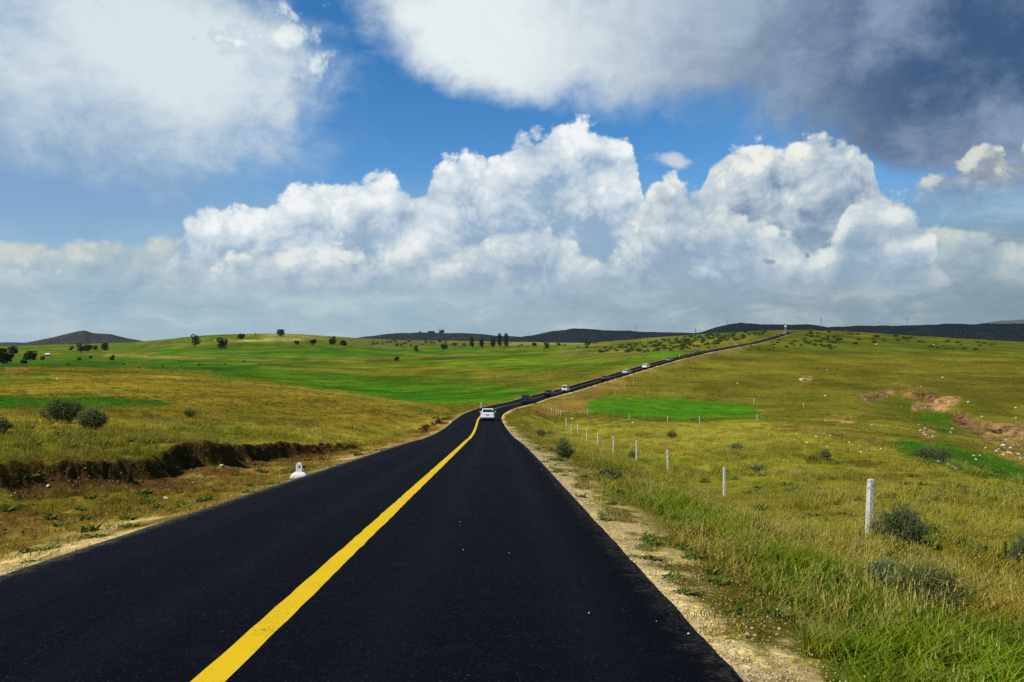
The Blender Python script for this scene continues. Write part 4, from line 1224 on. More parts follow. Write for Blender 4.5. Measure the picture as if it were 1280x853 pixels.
for i, (px, py, h, w, lab, kd) in enumerate(TREES):
    tree(px, py, h, w, lab, 300 + i, kd)

# low shrubs: a few kinds, copied
def shrub_kind(seed):
    root = empty('shrub', (0, 0, 0))
    g = np.random.default_rng(seed)
    mb = MB()
    for i in range(5):
        a = g.uniform(0, 6.28); mb.tube([(0, 0, -0.1), (math.cos(a) * .3, math.sin(a) * .3, .35)], [0.03, 0.012], 4, 0, False)
    mb.build('stems', M_BARK, root)
    cs, ups = [], []
    for i in range(6):
        a = g.uniform(0, 6.28); q = g.uniform(0, .62); c_ = np.array([math.cos(a) * q, math.sin(a) * q, g.uniform(.25, .55)]); rc = g.uniform(.28, .42)
        dr = g.normal(0, 1, (60, 3)); dr /= np.linalg.norm(dr, axis=1, keepdims=True)
        cs.append(c_ + dr * rc * g.uniform(.6, 1.1, 60)[:, None]); ups.append(dr + g.normal(0, .5, (60, 3)))
    cs = np.concatenate(cs); cs[:, 2] = np.abs(cs[:, 2]); ups = np.concatenate(ups); n = len(cs)
    L_ = .2 * g.uniform(.6, 1.3, n)
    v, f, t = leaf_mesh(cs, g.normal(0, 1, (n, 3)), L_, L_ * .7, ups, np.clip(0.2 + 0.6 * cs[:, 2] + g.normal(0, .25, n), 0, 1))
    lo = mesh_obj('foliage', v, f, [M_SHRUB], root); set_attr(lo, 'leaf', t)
    return root
KINDS_ = [shrub_kind(s) for s in (501, 502, 503, 504)]
used_k = [False] * 4
def put_shrub(X, Y, w, h, label, group):
    k = random.randrange(4)
    o = KINDS_[k] if not used_k[k] else copy_tree(KINDS_[k]); used_k[k] = True
    o.location = (X, Y, gz(X, Y)); o.scale = (w / 2, w / 2, h / 1.0); o.rotation_euler = (0, 0, random.uniform(0, 6.28))
    tag(o, label, 'shrub', group)
rs = random.Random(11)
def region_shrubs(n, poly, wr, hr, label, group, yr):
    p = np.array(poly); cnt = 0; tries = 0
    while cnt < n and tries < n * 40:
        tries += 1
        px = rs.uniform(p[:, 0].min(), p[:, 0].max()); py = rs.uniform(p[:, 1].min(), p[:, 1].max())
        if poly_sdf(np.array([px]), np.array([py]), poly)[0] < 0: continue
        X, Y, Z = hit(px, py, 60.0)
        if not (yr[0] < Y < yr[1]): continue
        _, d_ = road_coords(np.array([X]), np.array([Y]))
        if abs(d_[0]) < 7: continue
        wp = rs.uniform(*wr); hp = rs.uniform(*hr) * (0.6 + 0.4 * wp / wr[1])
        put_shrub(X, Y, PXM(wp, Y), PXM(hp, Y), label, group); cnt += 1
region_shrubs(190, [(742, 438), (800, 428), (870, 419.5), (940, 415.5), (960, 415), (955, 420), (900, 431), (840, 440), (790, 442), (750, 441)], (3.5, 12), (1.8, 4.2),
              'low green shrub in the thicket left of the far road', 'shrubs in the thicket left of the far road', (250, 900))
region_shrubs(60, [(994, 415), (1030, 415), (1100, 417), (1140, 421), (1120, 428), (1080, 430), (1040, 440), (1000, 440), (985, 432)], (5, 12), (2.2, 4.4),
              'low green shrub on the hilltop right of the road crest', 'shrubs on the hilltop right of the road crest', (250, 800))
region_shrubs(22, [(1140, 421), (1280, 430), (1280, 440), (1180, 438), (1120, 428)], (5, 11), (1.6, 3.0),
              'flat dark shrub along the right shoulder of the hill', 'shrubs along the right shoulder of the hill', (200, 800))
region_shrubs(26, [(435, 425.5), (520, 426), (590, 428), (590, 433), (500, 434), (440, 430)], (4, 8), (2.0, 4.5),
              'dark shrub in the scattered line at the back of the meadow', 'shrubs scattered at the back of the meadow', (400, 1700))
region_shrubs(14, [(640, 429), (760, 428), (780, 436), (700, 440), (650, 434)], (4, 8), (1.6, 3.0),
              'small shrub at the meadow edge below the middle hill', 'shrubs at the meadow edge below the middle hill', (400, 1500))
region_shrubs(14, [(880, 436), (990, 422), (990, 436), (900, 444)], (5, 9), (1.6, 2.8),
              'small shrub on the slope just right of the far road', 'shrubs just right of the far road', (250, 700))
region_shrubs(12, [(20, 458), (330, 452), (330, 464), (60, 462)], (4, 8), (1.2, 2.4),
              'small dark shrub on the green left slope', 'shrubs on the green left slope', (200, 900))
# ------------------------------------------------------------------ simple materials
def paint(name, c, rough=0.35, spec=0.5, metal=0.0, coat=0.0, dirt=0.0):
    m, nt, b = new_mat(name)
    if dirt:
        n_ = noise(objco(), 3.0, 4, 0.6)
        set_in(nt, b, 'Base Color', mixc(sstep(0.45, 0.8, n_) * dirt, c, (0.20, 0.17, 0.12)))
    else:
        n_ = noise(objco(), 2.0, 2, 0.5); k_ = 0.94 + n_ * 0.12
        set_in(nt, b, 'Base Color', mixc(1.0, c, combine(k_, k_, k_), 'MULTIPLY'))
    b.inputs['Roughness'].default_value = rough; b.inputs['Specular IOR Level'].default_value = spec
    b.inputs['Metallic'].default_value = metal; b.inputs['Coat Weight'].default_value = coat
    return m
M_GLASS = paint('car_glass', (0.012, 0.018, 0.018), 0.08, 0.6)
M_TYRE = paint('tyre_rubber', (0.012, 0.012, 0.012), 0.85, 0.2)
M_RIM = paint('wheel_metal', (0.45, 0.45, 0.46), 0.3, 0.5, 0.8)
M_TAIL = paint('tail_light_red', (0.28, 0.012, 0.012), 0.2)
M_PLATE = paint('plate_blue', (0.05, 0.08, 0.20), 0.4)
M_TRIM = paint('black_trim', (0.014, 0.014, 0.015), 0.5)
M_LAMP = paint('clear_lamp', (0.6, 0.6, 0.58), 0.15)

def loft(mb, secs, mi=0, caps=True):
    """secs: lists of equal-length closed rings."""
    n = len(secs[0]); vs_ = [p for s in secs for p in s]; fs = []
    for i in range(len(secs) - 1):
        for k in range(n): fs.append((i * n + k, i * n + (k + 1) % n, (i + 1) * n + (k + 1) % n, (i + 1) * n + k))
    if caps:
        fs.append(tuple(range(n - 1, -1, -1))); fs.append(tuple(range((len(secs) - 1) * n, len(secs) * n)))
    mb.add(vs_, fs, mi)

CAR = {   # length, width, body stations (y, sill z, shoulder z, width factor), greenhouse (roof z, rear foot, rear top, front top, front foot)
 'sedan': dict(L=4.6, W=1.80, H=1.46, body=[(-2.30, .42, .78, .84), (-2.22, .28, .98, .93), (-1.7, .22, 1.02, 1.0), (-.6, .20, .96, 1.0), (.7, .20, .95, 1.0), (1.5, .22, .90, .98), (2.1, .26, .76, .92), (2.30, .34, .60, .80)],
               gh=(-1.75, -1.05, .25, 1.05), base=.94),
 'suv': dict(L=4.6, W=1.85, H=1.76, body=[(-2.28, .50, .95, .88), (-2.22, .36, 1.10, .97), (-1.7, .30, 1.12, 1.0), (-.6, .28, 1.10, 1.0), (.7, .28, 1.08, 1.0), (1.3, .30, 1.04, .98), (2.05, .34, .92, .93), (2.28, .42, .74, .82)],
             gh=(-2.16, -1.88, .35, 1.15), base=1.08),
 'van': dict(L=4.5, W=1.75, H=1.92, body=[(-2.24, .42, .95, .93), (-2.20, .30, 1.06, .98), (-1.6, .26, 1.08, 1.0), (-.5, .26, 1.08, 1.0), (.7, .26, 1.06, 1.0), (1.6, .28, 1.00, .97), (2.1, .30, .86, .92), (2.25, .36, .66, .84)],
             gh=(-2.20, -2.10, 1.05, 1.85), base=1.03),
}
def make_car(kind, mpaint, label, px, lateral=1.85, cat='car', name='parked_car', yaw=0.0, det=True, rng_y=(60, 600)):
    sp_ = CAR[kind]; Wd, H = sp_['W'], sp_['H']
    # find the place on the road whose sight line falls on px
    m = (RY > rng_y[0]) & (RY < rng_y[1])
    lateral = lateral * hwf(RY[m])
    lx, ly = RX[m] + TY[m] * lateral, RY[m] - TX[m] * lateral
    q = 640 + F * lx / ly
    i = int(np.argmin(np.abs(q - px))); i0 = np.where(m)[0][i]
    root = empty(name, (lx[i], ly[i], RZ[i0] + 0.03), math.atan2(-TX[i0], TY[i0]) + yaw)
    pitch = math.atan2(RZ[i0 + 1] - RZ[i0 - 1], np.hypot(RX[i0 + 1] - RX[i0 - 1], RY[i0 + 1] - RY[i0 - 1]))
    root.rotation_euler = (pitch, 0, root.rotation_euler[2])
    tag(root, label, cat, 'cars driving along the asphalt road')
    mb = MB(); secs = []
    for y_, zl, zh, wf in sp_['body']:
        w = Wd / 2 * wf; mid = zl + (zh - zl) * 0.55
        secs.append([(-w * .90, y_, zl), (-w * .99, y_, zl + (zh - zl) * .2), (-w, y_, mid), (-w * .97, y_, zh - .06), (-w * .88, y_, zh), (0, y_, zh + .02),
                     (w * .88, y_, zh), (w * .97, y_, zh - .06), (w, y_, mid), (w * .99, y_, zl + (zh - zl) * .2), (w * .90, y_, zl)])
    loft(mb, secs)
    # roof and pillars
    a, b, c_, d_ = sp_['gh']; bz = sp_['base']; wb, wt = Wd * .46, Wd * .36
    ring = lambda y_, z_, w: [(-w, y_, z_ - .04), (-w * .9, y_, z_), (0, y_, z_ + .025), (w * .9, y_, z_), (w, y_, z_ - .04), (w, y_, z_ - .08), (-w, y_, z_ - .08)]
    gh = lambda y_, z_, w: [(-w, y_, bz - .05), (-w * (.99), y_, bz), (-wt * min(1, w / wb), y_, z_), (0, y_, z_ + .004), (wt * min(1, w / wb), y_, z_), (w * .99, y_, bz), (w, y_, bz - .05)]
    loft(mb, [gh(a, bz + .02, wb * .96), gh(b, H - .03, wb), gh((b + c_) / 2, H, wb), gh(c_, H - .03, wb), gh(d_, bz + .02, wb * .96)])
    mb.build('body', [mpaint], root)
    def quad_panel(nm, P4, mat):
        """A flat pane set a few millimetres proud, with thickness."""
        p = [Vector(v_) for v_ in P4]; n_ = (p[1] - p[0]).cross(p[2] - p[0]).normalized()
        ctr = sum(p, Vector()) / 4
        if n_.dot(ctr - Vector((0, (b + c_) / 2, bz))) < 0: n_ = -n_
        q_ = [v_ + n_ * .012 for v_ in p]; r_ = [v_ - n_ * .03 for v_ in p]
        m_ = MB(); m_.add(q_ + r_, [(0, 1, 2, 3), (7, 6, 5, 4), (0, 4, 5, 1), (1, 5, 6, 2), (2, 6, 7, 3), (3, 7, 4, 0)]); return m_.build(nm, [mat], root)
    lp = lambda u0, v0, t: tuple(np.array(u0) * (1 - t) + np.array(v0) * t)
    # rear and front panes
    ra, rb = (a, bz + .03), (b, H - .03)
    quad_panel('rear_window', [(-wb * .80, a + (b - a) * .10, bz + .03 + (H - .06 - bz) * .10), (wb * .80, a + (b - a) * .10, bz + .03 + (H - .06 - bz) * .10), (wt * .88, a + (b - a) * .86, bz + .03 + (H - .06 - bz) * .86), (-wt * .88, a + (b - a) * .86, bz + .03 + (H - .06 - bz) * .86)], M_GLASS)
    quad_panel('windscreen', [(-wb * .82, d_ - (d_ - c_) * .08, bz + .03 + (H - .06 - bz) * .08), (wb * .82, d_ - (d_ - c_) * .08, bz + .03 + (H - .06 - bz) * .08), (wt * .9, d_ - (d_ - c_) * .9, bz + .03 + (H - .06 - bz) * .9), (-wt * .9, d_ - (d_ - c_) * .9, bz + .03 + (H - .06 - bz) * .9)], M_GLASS)
    for s in (-1, 1):
        yb0, yb1, yf0, yf1 = a + (b - a) * .45, b + .08, d_ - (d_ - c_) * .35, c_ - .05
        z0_, z1_ = bz + .03, H - .12
        xw = lambda z_: s * (wb * .99 + (wt - wb * .99) * (z_ - bz) / (H - bz))
        mid = (b + c_) / 2 - .05
        for (y0_, y1_, y2_, y3_) in ((yb0, mid - .04, mid - .04, yb1), (mid + .04, yf0, yf1, mid + .04)):
            quad_panel('side_window', [(xw(z0_), y0_, z0_), (xw(z0_), y1_, z0_), (xw(z1_), y2_, z1_), (xw(z1_), y3_, z1_)], M_GLASS)
    yr = sp_['body'][1][0]; sh = sp_['body'][1][2]
    for s in (-1, 1):
        m_ = MB(); m_.box((s * Wd * .37, yr - .005, sh - .16), (.34, .09, .15), 0, 1.0, .02); m_.build('tail_light', [M_TAIL], root)
        m_ = MB(); m_.box((s * Wd * .36, sp_['body'][-2][0] + .06, sp_['body'][-2][2] - .10), (.36, .14, .13), 0, 1.0, .02); m_.build('headlight', [M_LAMP], root)
        m_ = MB(); m_.box((s * (Wd * .5 + .07), d_ - .35, bz + .06), (.17, .09, .12), 0, .9, .02); m_.build('wing_mirror', [mpaint], root)
    m_ = MB(); m_.box((0, yr - .10, .47 if kind != 'van' else .45), (Wd * .92, .14, .20), 0, 1.0, .03); m_.build('rear_bumper', [mpaint if kind == 'sedan' else M_TRIM], root)
    m_ = MB(); m_.box((0, yr - .075, .70), (.46, .03, .15), 0, 1.0, .006); m_.build('number_plate', [M_PLATE], root)
    for y_ in (-1.38, 1.38):
        for s in (-1, 1):
            rw = .33 if kind == 'sedan' else .36; x_ = s * (Wd / 2 - .10)
            prof = [(-.10, rw * .62), (-.105, rw * .93), (-.07, rw), (.07, rw), (.105, rw * .93), (.10, rw * .62)]
            m_ = MB(); k = 18
            loft(m_, [[(x_ + o_, y_ + math.cos(2 * math.pi * j / k) * r_, rw + math.sin(2 * math.pi * j / k) * r_) for j in range(k)] for o_, r_ in prof], 0, False)
            wh = m_.build('wheel', [M_TYRE], root)
            m_ = MB()
            loft(m_, [[(x_ + s * o_, y_ + math.cos(2 * math.pi * j / k) * r_, rw + math.sin(2 * math.pi * j / k) * r_) for j in range(k)] for o_, r_ in ((-.05, rw * .62), (.06, rw * .62), (.085, rw * .5), (.07, rw * .12))])
            m_.build('rim', [M_RIM], wh)
    return root
white = paint('white_paint', (0.80, 0.80, 0.78), 0.25, 0.5, 0, 0.5); silver = paint('silver_paint', (0.50, 0.54, 0.56), 0.3, 0.5, 0.4, 0.4)
black = paint('black_paint', (0.006, 0.006, 0.008), 0.35, 0.3, 0, 0.05); maroon = paint('dark_red_paint', (0.040, 0.008, 0.009), 0.3, 0.5, 0, 0.4)
grey = paint('grey_paint', (0.16, 0.17, 0.20), 0.3, 0.5, 0.3, 0.4); navy = paint('dark_blue_paint', (0.008, 0.010, 0.016), 0.35, 0.3, 0, 0.05)
make_car('sedan', white, 'nearest car, white sedan seen from behind at the foot of the slope', 609, 1.5, name='car', rng_y=(102.4, 103.1))
make_car('suv', black, 'black off-road wagon just beyond the bend, first after the white sedan', 658.5, 1.85, name='car', rng_y=(150, 260))
make_car('sedan', navy, 'dark sedan between the black wagon and the white van', 687, 1.85, name='car', rng_y=(150, 300))
_van = make_car('van', white, 'small upright white van, third car past the bend', 707.5, 1.85, name='car', rng_y=(150, 300))
_van.scale = (.9, .62, .92)
make_car('sedan', maroon, 'dark red sedan between the white van and the silver sedan', 757, 1.85, name='car', rng_y=(150, 400))
make_car('sedan', silver, 'silver sedan just below the white saloon on the climb', 784, 1.85, name='car', rng_y=(150, 400))
make_car('sedan', white, 'white saloon seen side-on halfway up the climb', 808.5, 1.85, name='car', rng_y=(150, 400))
make_car('sedan', grey, 'grey car directly above the white saloon on the climb', 837, 1.85, name='car', rng_y=(150, 500))
make_car('suv', black, 'black car alone in the upper middle of the climb', 873, 1.85, name='car', rng_y=(150, 500))
make_car('suv', grey, 'grey wagon by itself below the crest', 921.5, 1.85, name='car', rng_y=(150, 600))
make_car('sedan', navy, 'dark car lowest of the cluster at the road crest', 972, 1.85, name='car', rng_y=(300, 600))
make_car('suv', grey, 'grey wagon in the middle of the cluster at the crest', 980.5, 1.85, name='car', rng_y=(300, 610))
make_car('suv', black, 'black car uppermost of the cluster at the crest', 985.5, 1.85, name='car', rng_y=(300, 610))

# ------------------------------------------------------------------ kilometre stone
M_WHITE = paint('whitewashed_stone', (0.80, 0.78, 0.72), 0.8, 0.2, dirt=0.35)
M_INK = paint('dark_blue_lettering', (0.03, 0.035, 0.05), 0.8, 0.1)
X, Y, Z = hit(374, 596.5)
root = empty('kilometre_stone', (X, Y, Z - 0.02), 0.12)
tag(root, 'small white kilometre stone on a wide plinth at the left road edge', 'milestone')
m_ = MB(); m_.box((0, 0, 0.06), (0.52, 0.36, 0.16), 0, 0.88, .03); m_.box((0.02, 0, 0.155), (0.36, 0.26, 0.05), 0, .9, .012)
m_.build('plinth', [M_WHITE], root)
m_ = MB(); n_ = 10; ring = []
arc = [(-.095, .18), (-.095, .40)] + [(-.095 * math.cos(math.pi * i / n_), .40 + .07 * math.sin(math.pi * i / n_)) for i in range(1, n_)] + [(.095, .40), (.095, .18)]
loft(m_, [[(x_, y_, z_) for x_, z_ in arc] for y_ in (-.07, .07)])
st_ = m_.build('pillar', [M_WHITE], root)
m_ = MB()
m_.box((0.005, -.073, .385), (.06, .004, .022)); m_.box((0.024, -.073, .345), (.022, .004, .06)); m_.box((-0.005, -.073, .325), (.05, .004, .018))
m_.build('painted_figure', [M_INK], st_)

# ------------------------------------------------------------------ fence posts
M_POST, nt, bs = new_mat('weathered_concrete_post')
P3 = objco()
n_ = noise(P3, 14.0, 5, 0.65); n2_ = noise(P3, 3.5, 3, 0.5)
set_in(nt, bs, 'Base Color', mixc(sstep(0.50, 0.66, n_) * 0.85, mixc(n2_, (0.44, 0.41, 0.32), (0.66, 0.62, 0.50)), (0.13, 0.115, 0.08)))
bs.inputs['Roughness'].default_value = 0.9
nt.links.new(bump(n_, 0.5, 0.02).s, bs.inputs['Normal'])
def post(px, py0, py1, label, Y=None, lean=0.0, w=0.13, group='white fence posts in the right pasture'):
    X_, Y_, Z_ = hit(px, py1) if Y is None else (*W(px, Y), gz(*W(px, Y)))
    h = PXM(py1 - py0, Y_)
    g = np.random.default_rng(int(px * 10 + py0)); mb = MB(); path, rr = [], []
    k = 7; rings = []
    for i in range(k):
        t = i / (k - 1); wz = w * (1.04 - 0.12 * t) * (1 + g.normal(0, 0.025)); e = wz * .18
        cx = lean * h * t + g.normal(0, .004); cy = g.normal(0, .004); z_ = -0.25 + (h + 0.25) * t
        A = wz / 2
        rings.append([(cx + p, cy + q, z_) for p, q in ((-A + e, -A), (A - e, -A), (A, -A + e), (A, A - e), (A - e, A), (-A + e, A), (-A, A - e), (-A, -A + e))])
    cx = lean * h; rings.append([(cx + (p - cx) * .72, q * .72, z_ + .015) for p, q, z_ in [(a_, b_, c2) for a_, b_, c2 in rings[-1]]])
    loft(mb, rings)
    o = mb.build('fence_post', [M_POST], None, False, (X_, Y_, Z_)); o.rotation_euler = (g.normal(0, .015), g.normal(0, .012), g.uniform(-.3, .3))
    tag(o, label, 'fence post', group)
NEARP = [(1085.5, 600, 668, 'nearest and largest weathered white fence post, beside the dark bush'), (905.5, 585, 620, 'second nearest white fence post'),
         (835, 563, 590, 'third white fence post counted from the nearest'), (796, 551, 575, 'fourth white fence post, in front of the greyish shrub'),
         (767, 546.5, 567, 'fifth white fence post counted from the nearest'), (747.5, 542.5, 558.5, 'sixth white fence post counted from the nearest'),
         (733.5, 537.5, 552, 'seventh white fence post counted from the nearest'), (722.3, 530.5, 542, 'eighth post, left partner of a close pair in the row'),
         (714.3, 531.5, 544, 'ninth post, in the row below the white boulder'), (707.6, 523, 534, 'tenth post in the row, left of the white boulder')]
for i, (px, a_, b_, lab) in enumerate(NEARP):
    post(px, a_, b_, lab, lean=0.03 if i == 0 else 0.0, w=0.15 if i == 0 else 0.13)
for px, a_, b_, lab in [(701, 513.5, 520, 'rightmost post of the tight trio below the embankment'), (698.2, 513, 519.5, 'middle post of the tight trio below the embankment'),
        (695.5, 512.5, 519, 'leftmost post of the tight trio below the embankment'), (689.5, 509.5, 517, 'small post closest to the embankment foot'),
        (734.6, 511.5, 518.5, 'leftmost thin post along the lower edge of the green strip'), (786.5, 517.5, 525.5, 'second thin post along the lower edge of the green strip'),
        (834.5, 520.5, 528, 'third thin post along the lower edge of the green strip'), (874.5, 521, 529, 'fourth thin post along the lower edge of the green strip'),
        (946.5, 518.5, 525.5, 'thin post at the right end of the green strip'), (942.3, 498, 504.5, 'thin post standing above the right end of the green strip'),
        (810, 488, 494, 'thin post above the middle of the green strip'), (768.5, 489, 495.5, 'lowest thin post on the embankment under the silver sedan'),
        (780.5, 481.5, 487, 'middle thin post on the embankment under the silver sedan'), (792, 474, 480, 'highest thin post on the embankment under the silver sedan'),
        (1004.5, 504, 510, 'single thin post in the pasture left of the dirt scar')]:
    post(px, a_, b_, lab, w=0.11, group='thin distant fence posts')
# dry weed stalk
X, Y, Z = hit(1257, 712)
m_ = MB(); m_.tube([(0, 0, -.05), (.01, 0, .25), (-.01, .01, .52)], [.012, .010, .006], 5)
g = np.random.default_rng(5)
for i in range(26):
    z_ = .18 + .34 * i / 26; a_ = i * 2.4
    m_.tube([(0, 0, z_), (math.cos(a_) * .035, math.sin(a_) * .035, z_ + .03)], [.012, .006], 4)
o = m_.build('weed_stalk', [paint('dry_brown_stalk', (0.055, 0.036, 0.020), 0.9, 0.1)], None, False, (X, Y, Z)); tag(o, 'dead dark brown weed stalk near the right edge bush', 'plant')
# roadside marker poles
def pole(px, py0, py1, label, r_=0.05, Y=None, mat=None, cat='pole', name='marker_pole'):
    X_, Y_, Z_ = hit(px, py1) if Y is None else (*W(px, Y), gz(*W(px, Y)))
    h = PXM(py1 - py0, Y_)
    m_ = MB(); m_.tube([(0, 0, -.2), (0, 0, h * .5), (0, 0, h * .97), (0, 0, h)], [r_, r_, r_ * .92, r_ * .5], 8)
    m_.tube([(0, 0, -.2), (0, 0, .12)], [r_ * 1.8, r_ * 1.5], 8)
    o = m_.build(name, [mat or M_WHITE], None, False, (X_, Y_, Z_)); tag(o, label, cat)
pole(601.5, 504, 511.5, 'thin pale pole on the left verge behind the white sedan', 0.06)
pole(849.5, 444.5, 447.5, 'short white marker pole left of the climb above the grey car', 0.12)
pole(319.5, 415.5, 421, 'lonely dark pole on the left skyline', 0.35, mat=M_TRIM)
pole(869.5, 411, 419.5, 'dark pole on the skyline right of the thicket', 0.3, mat=M_TRIM)
# sign at the crest
X, Y = W(981.8, 575); Z = gz(X, Y)
root = empty('road_sign', (X, Y, Z), -0.2); tag(root, 'round white sign on twin poles at the road crest', 'road sign')
m_ = MB()
for s in (-1, 1): m_.tube([(s * .5, 0, -.3), (s * .5, 0, 5.6)], [.09, .08], 8)
m_.box((0, .02, 3.3), (1.2, .06, .12)); m_.build('post_frame', [paint('galvanised_metal', (.38, .40, .42), .5)], root)
m_ = MB(); loft(m_, [[(math.cos(2 * math.pi * j / 24) * r_, y_, 5.6 + math.sin(2 * math.pi * j / 24) * r_) for j in range(24)] for y_, r_ in ((-.06, .66), (-.09, .72), (-.14, .72), (-.16, .66))])
m_.build('disc', [M_WHITE], root)
# pale hut
X, Y, Z = hit(59.5, 445.5)
root = empty('hut', (X, Y, Z), 0.25); tag(root, 'tiny white-roofed hut in the field by the left edge trees', 'hut')
w_ = PXM(5.5, Y); hh = PXM(3.6, Y)
m_ = MB(); m_.box((0, 0, hh * .32), (w_ * .9, w_ * .6, hh * .66)); m_.build('wall', [paint('hut_wall', (.12, .11, .10), .9)], root)
m_ = MB(); m_.add([(-w_ / 2, -w_ * .36, hh * .62), (w_ / 2, -w_ * .36, hh * .62), (w_ / 2, w_ * .36, hh * .62), (-w_ / 2, w_ * .36, hh * .62), (-w_ / 2, 0, hh), (w_ / 2, 0, hh)], [(0, 1, 5, 4), (2, 3, 4, 5), (0, 4, 3), (1, 2, 5), (3, 2, 1, 0)])
m_.build('roof', [M_WHITE], root)

# ------------------------------------------------------------------ stones
M_ROCK, nt, bs = new_mat('pale_field_stone')
P3 = objco(); n_ = noise(P3, 3.0, 5, 0.6)
set_in(nt, bs, 'Base Color', mixc(n_, (0.36, 0.33, 0.24), (0.70, 0.66, 0.54))); bs.inputs['Roughness'].default_value = 0.9
M_ROCKB, nt, bs = new_mat('ochre_field_stone')
P3 = objco(); n_ = noise(P3, 3.0, 5, 0.6)
set_in(nt, bs, 'Base Color', mixc(n_, (0.20, 0.13, 0.07), (0.46, 0.34, 0.20))); bs.inputs['Roughness'].default_value = 0.9
M_ROCKC, nt, bs = new_mat('tan_gravel')
P3 = objco(); n_ = noise(P3, 9.0, 4, 0.6)
set_in(nt, bs, 'Base Color', mixc(n_, (0.24, 0.18, 0.10), (0.66, 0.56, 0.38))); bs.inputs['Roughness'].default_value = 0.9
def rock_mesh(seed, mat):
    bm = bmesh.new(); bmesh.ops.create_icosphere(bm, subdivisions=2, radius=0.5)
    g = np.random.default_rng(seed); off = g.uniform(0, 50)
    for v in bm.verts:
        n_ = fbm(np.array([v.co.x * 2.2 + off]), np.array([v.co.y * 2.2 + v.co.z * 3.1]), 3, seed)[0]
        v.co *= 1 + 0.75 * n_
        v.co.z *= 0.72
    me = bpy.data.meshes.new('stone'); bm.to_mesh(me); bm.free(); me.materials.append(mat); return me
RK = [rock_mesh(s, M_ROCK) for s in range(5)]; RKB = [rock_mesh(s + 9, M_ROCKB) for s in range(3)]
def rock(px, py, wpx, label, group, meshes=RK, hf=0.8):
    X_, Y_, Z_ = hit(px, py)
    s = PXM(wpx, Y_); o = bpy.data.objects.new('stone', random.choice(meshes)); COL.objects.link(o)
    o.location = (X_, Y_, Z_ + s * 0.16); o.scale = (s, s * random.uniform(.7, 1), s * hf); o.rotation_euler = (0, 0, random.uniform(0, 6.28))
    tag(o, label, 'stone', group); return o
rock(1020, 547, 5, 'largest white stone of the loose scatter in the pasture', 'white stones scattered in the pasture')
for px, py, w in [(961, 545, 3.5), (996, 543, 3.2), (1009, 554, 3.6), (1038, 545.5, 3.6), (1050.6, 552, 3), (1034, 559.5, 3.6), (1061.6, 553.5, 3.4), (1065, 558, 2.6), (1074.5, 558, 3.4),
                  (1084, 563.5, 3.6), (1076, 565.5, 3.6), (1094, 563, 3.2), (1101, 562, 4), (1097, 556.5, 2.6)]:
    rock(px, py, w, 'white stone in the loose scatter on the near pasture edge', 'white stones scattered in the pasture')
for px, py, w in [(1232, 561, 4), (1245.6, 565, 5.5), (1248, 562, 3.5), (1255, 558, 6), (1263.7, 561, 6), (1254, 569, 5), (1260, 566, 4), (1263.7, 567, 4), (1273, 569, 5.5), (1217, 570.5, 3.8), (1225, 570, 3), (1220, 575, 3.6), (1257, 551, 3.6), (1276, 574, 4)]:
    rock(px, py, w, 'white boulder in the heap below the dirt slope', 'white boulders below the dirt slope')
for px, py, w in [(1172.6, 577.5, 3.6), (1185.5, 581, 3), (1190.6, 583.5, 3.2), (1195, 586.5, 5)]:
    rock(px, py, w, 'white stone on the near rim of the green hollow', 'white stones on the rim of the hollow')
for px, py, w, lab in [(1190, 537, 4, 'white stone under the scarp, upper of a pair'), (1188.5, 541.5, 4, 'white stone under the scarp, lower of a pair'), (1090, 531.5, 3, 'pale stone at the left end of the dark rill'),
                       (1148, 531.5, 3.2, 'pale stone between the dark rill and the scarp'), (1155, 544, 3.6, 'white stone on the small reddish patch'), (1031, 527, 4, 'pale stone above the scattered stones'),
                       (1177.7, 472.5, 2.8, 'bright white stone alone high on the brown slope'), (1151, 484, 2.4, 'small stone just above the dirt scar'), (1227.6, 521.5, 3.2, 'pale stone on top of the lower dirt slope'),
                       (1269.7, 523, 3, 'pale stone above the dirt slope near the right edge'), (1269.7, 510.5, 3, 'grey stone on the grass above the lower dirt slope'), (1210, 503.5, 4, 'flat pale stone right of the ochre mound'),
                       (715, 524.5, 4, 'white boulder behind the row of fence posts'), (791, 529, 3.6, 'white stone below the thin posts of the green strip'),
                       (1096, 431, 2.6, 'pale stone on the upper hillside near the crest'), (1167.5, 431.5, 2.4, 'small pale stone near the right skyline'), (1034, 463, 3, 'pale stone on the middle of the right hillside'),
                       (922, 480, 3, 'pale stone beside the thin pasture posts'), (1002, 475.5, 6, 'broad flat pale stone on the hillside'), (1032, 495.5, 4, 'flat pale stone left of the dirt scar'),
                       (71, 531, 4.5, 'white stone between the two left field bushes'), (389, 532, 3.2, 'small white stone in the left field'), (262, 581.5, 3.5, 'left white stone of two below the eroded bank'),
                       (277, 583, 5, 'right white stone of two below the eroded bank'), (72, 474.5, 4, 'pale stone on the brown slope near the left edge'), (207, 624, 6, 'pale flat stone in the left ditch'), (61, 609, 6, 'pale stone at the foot of the bank')]:
    rock(px, py, w, lab, None)
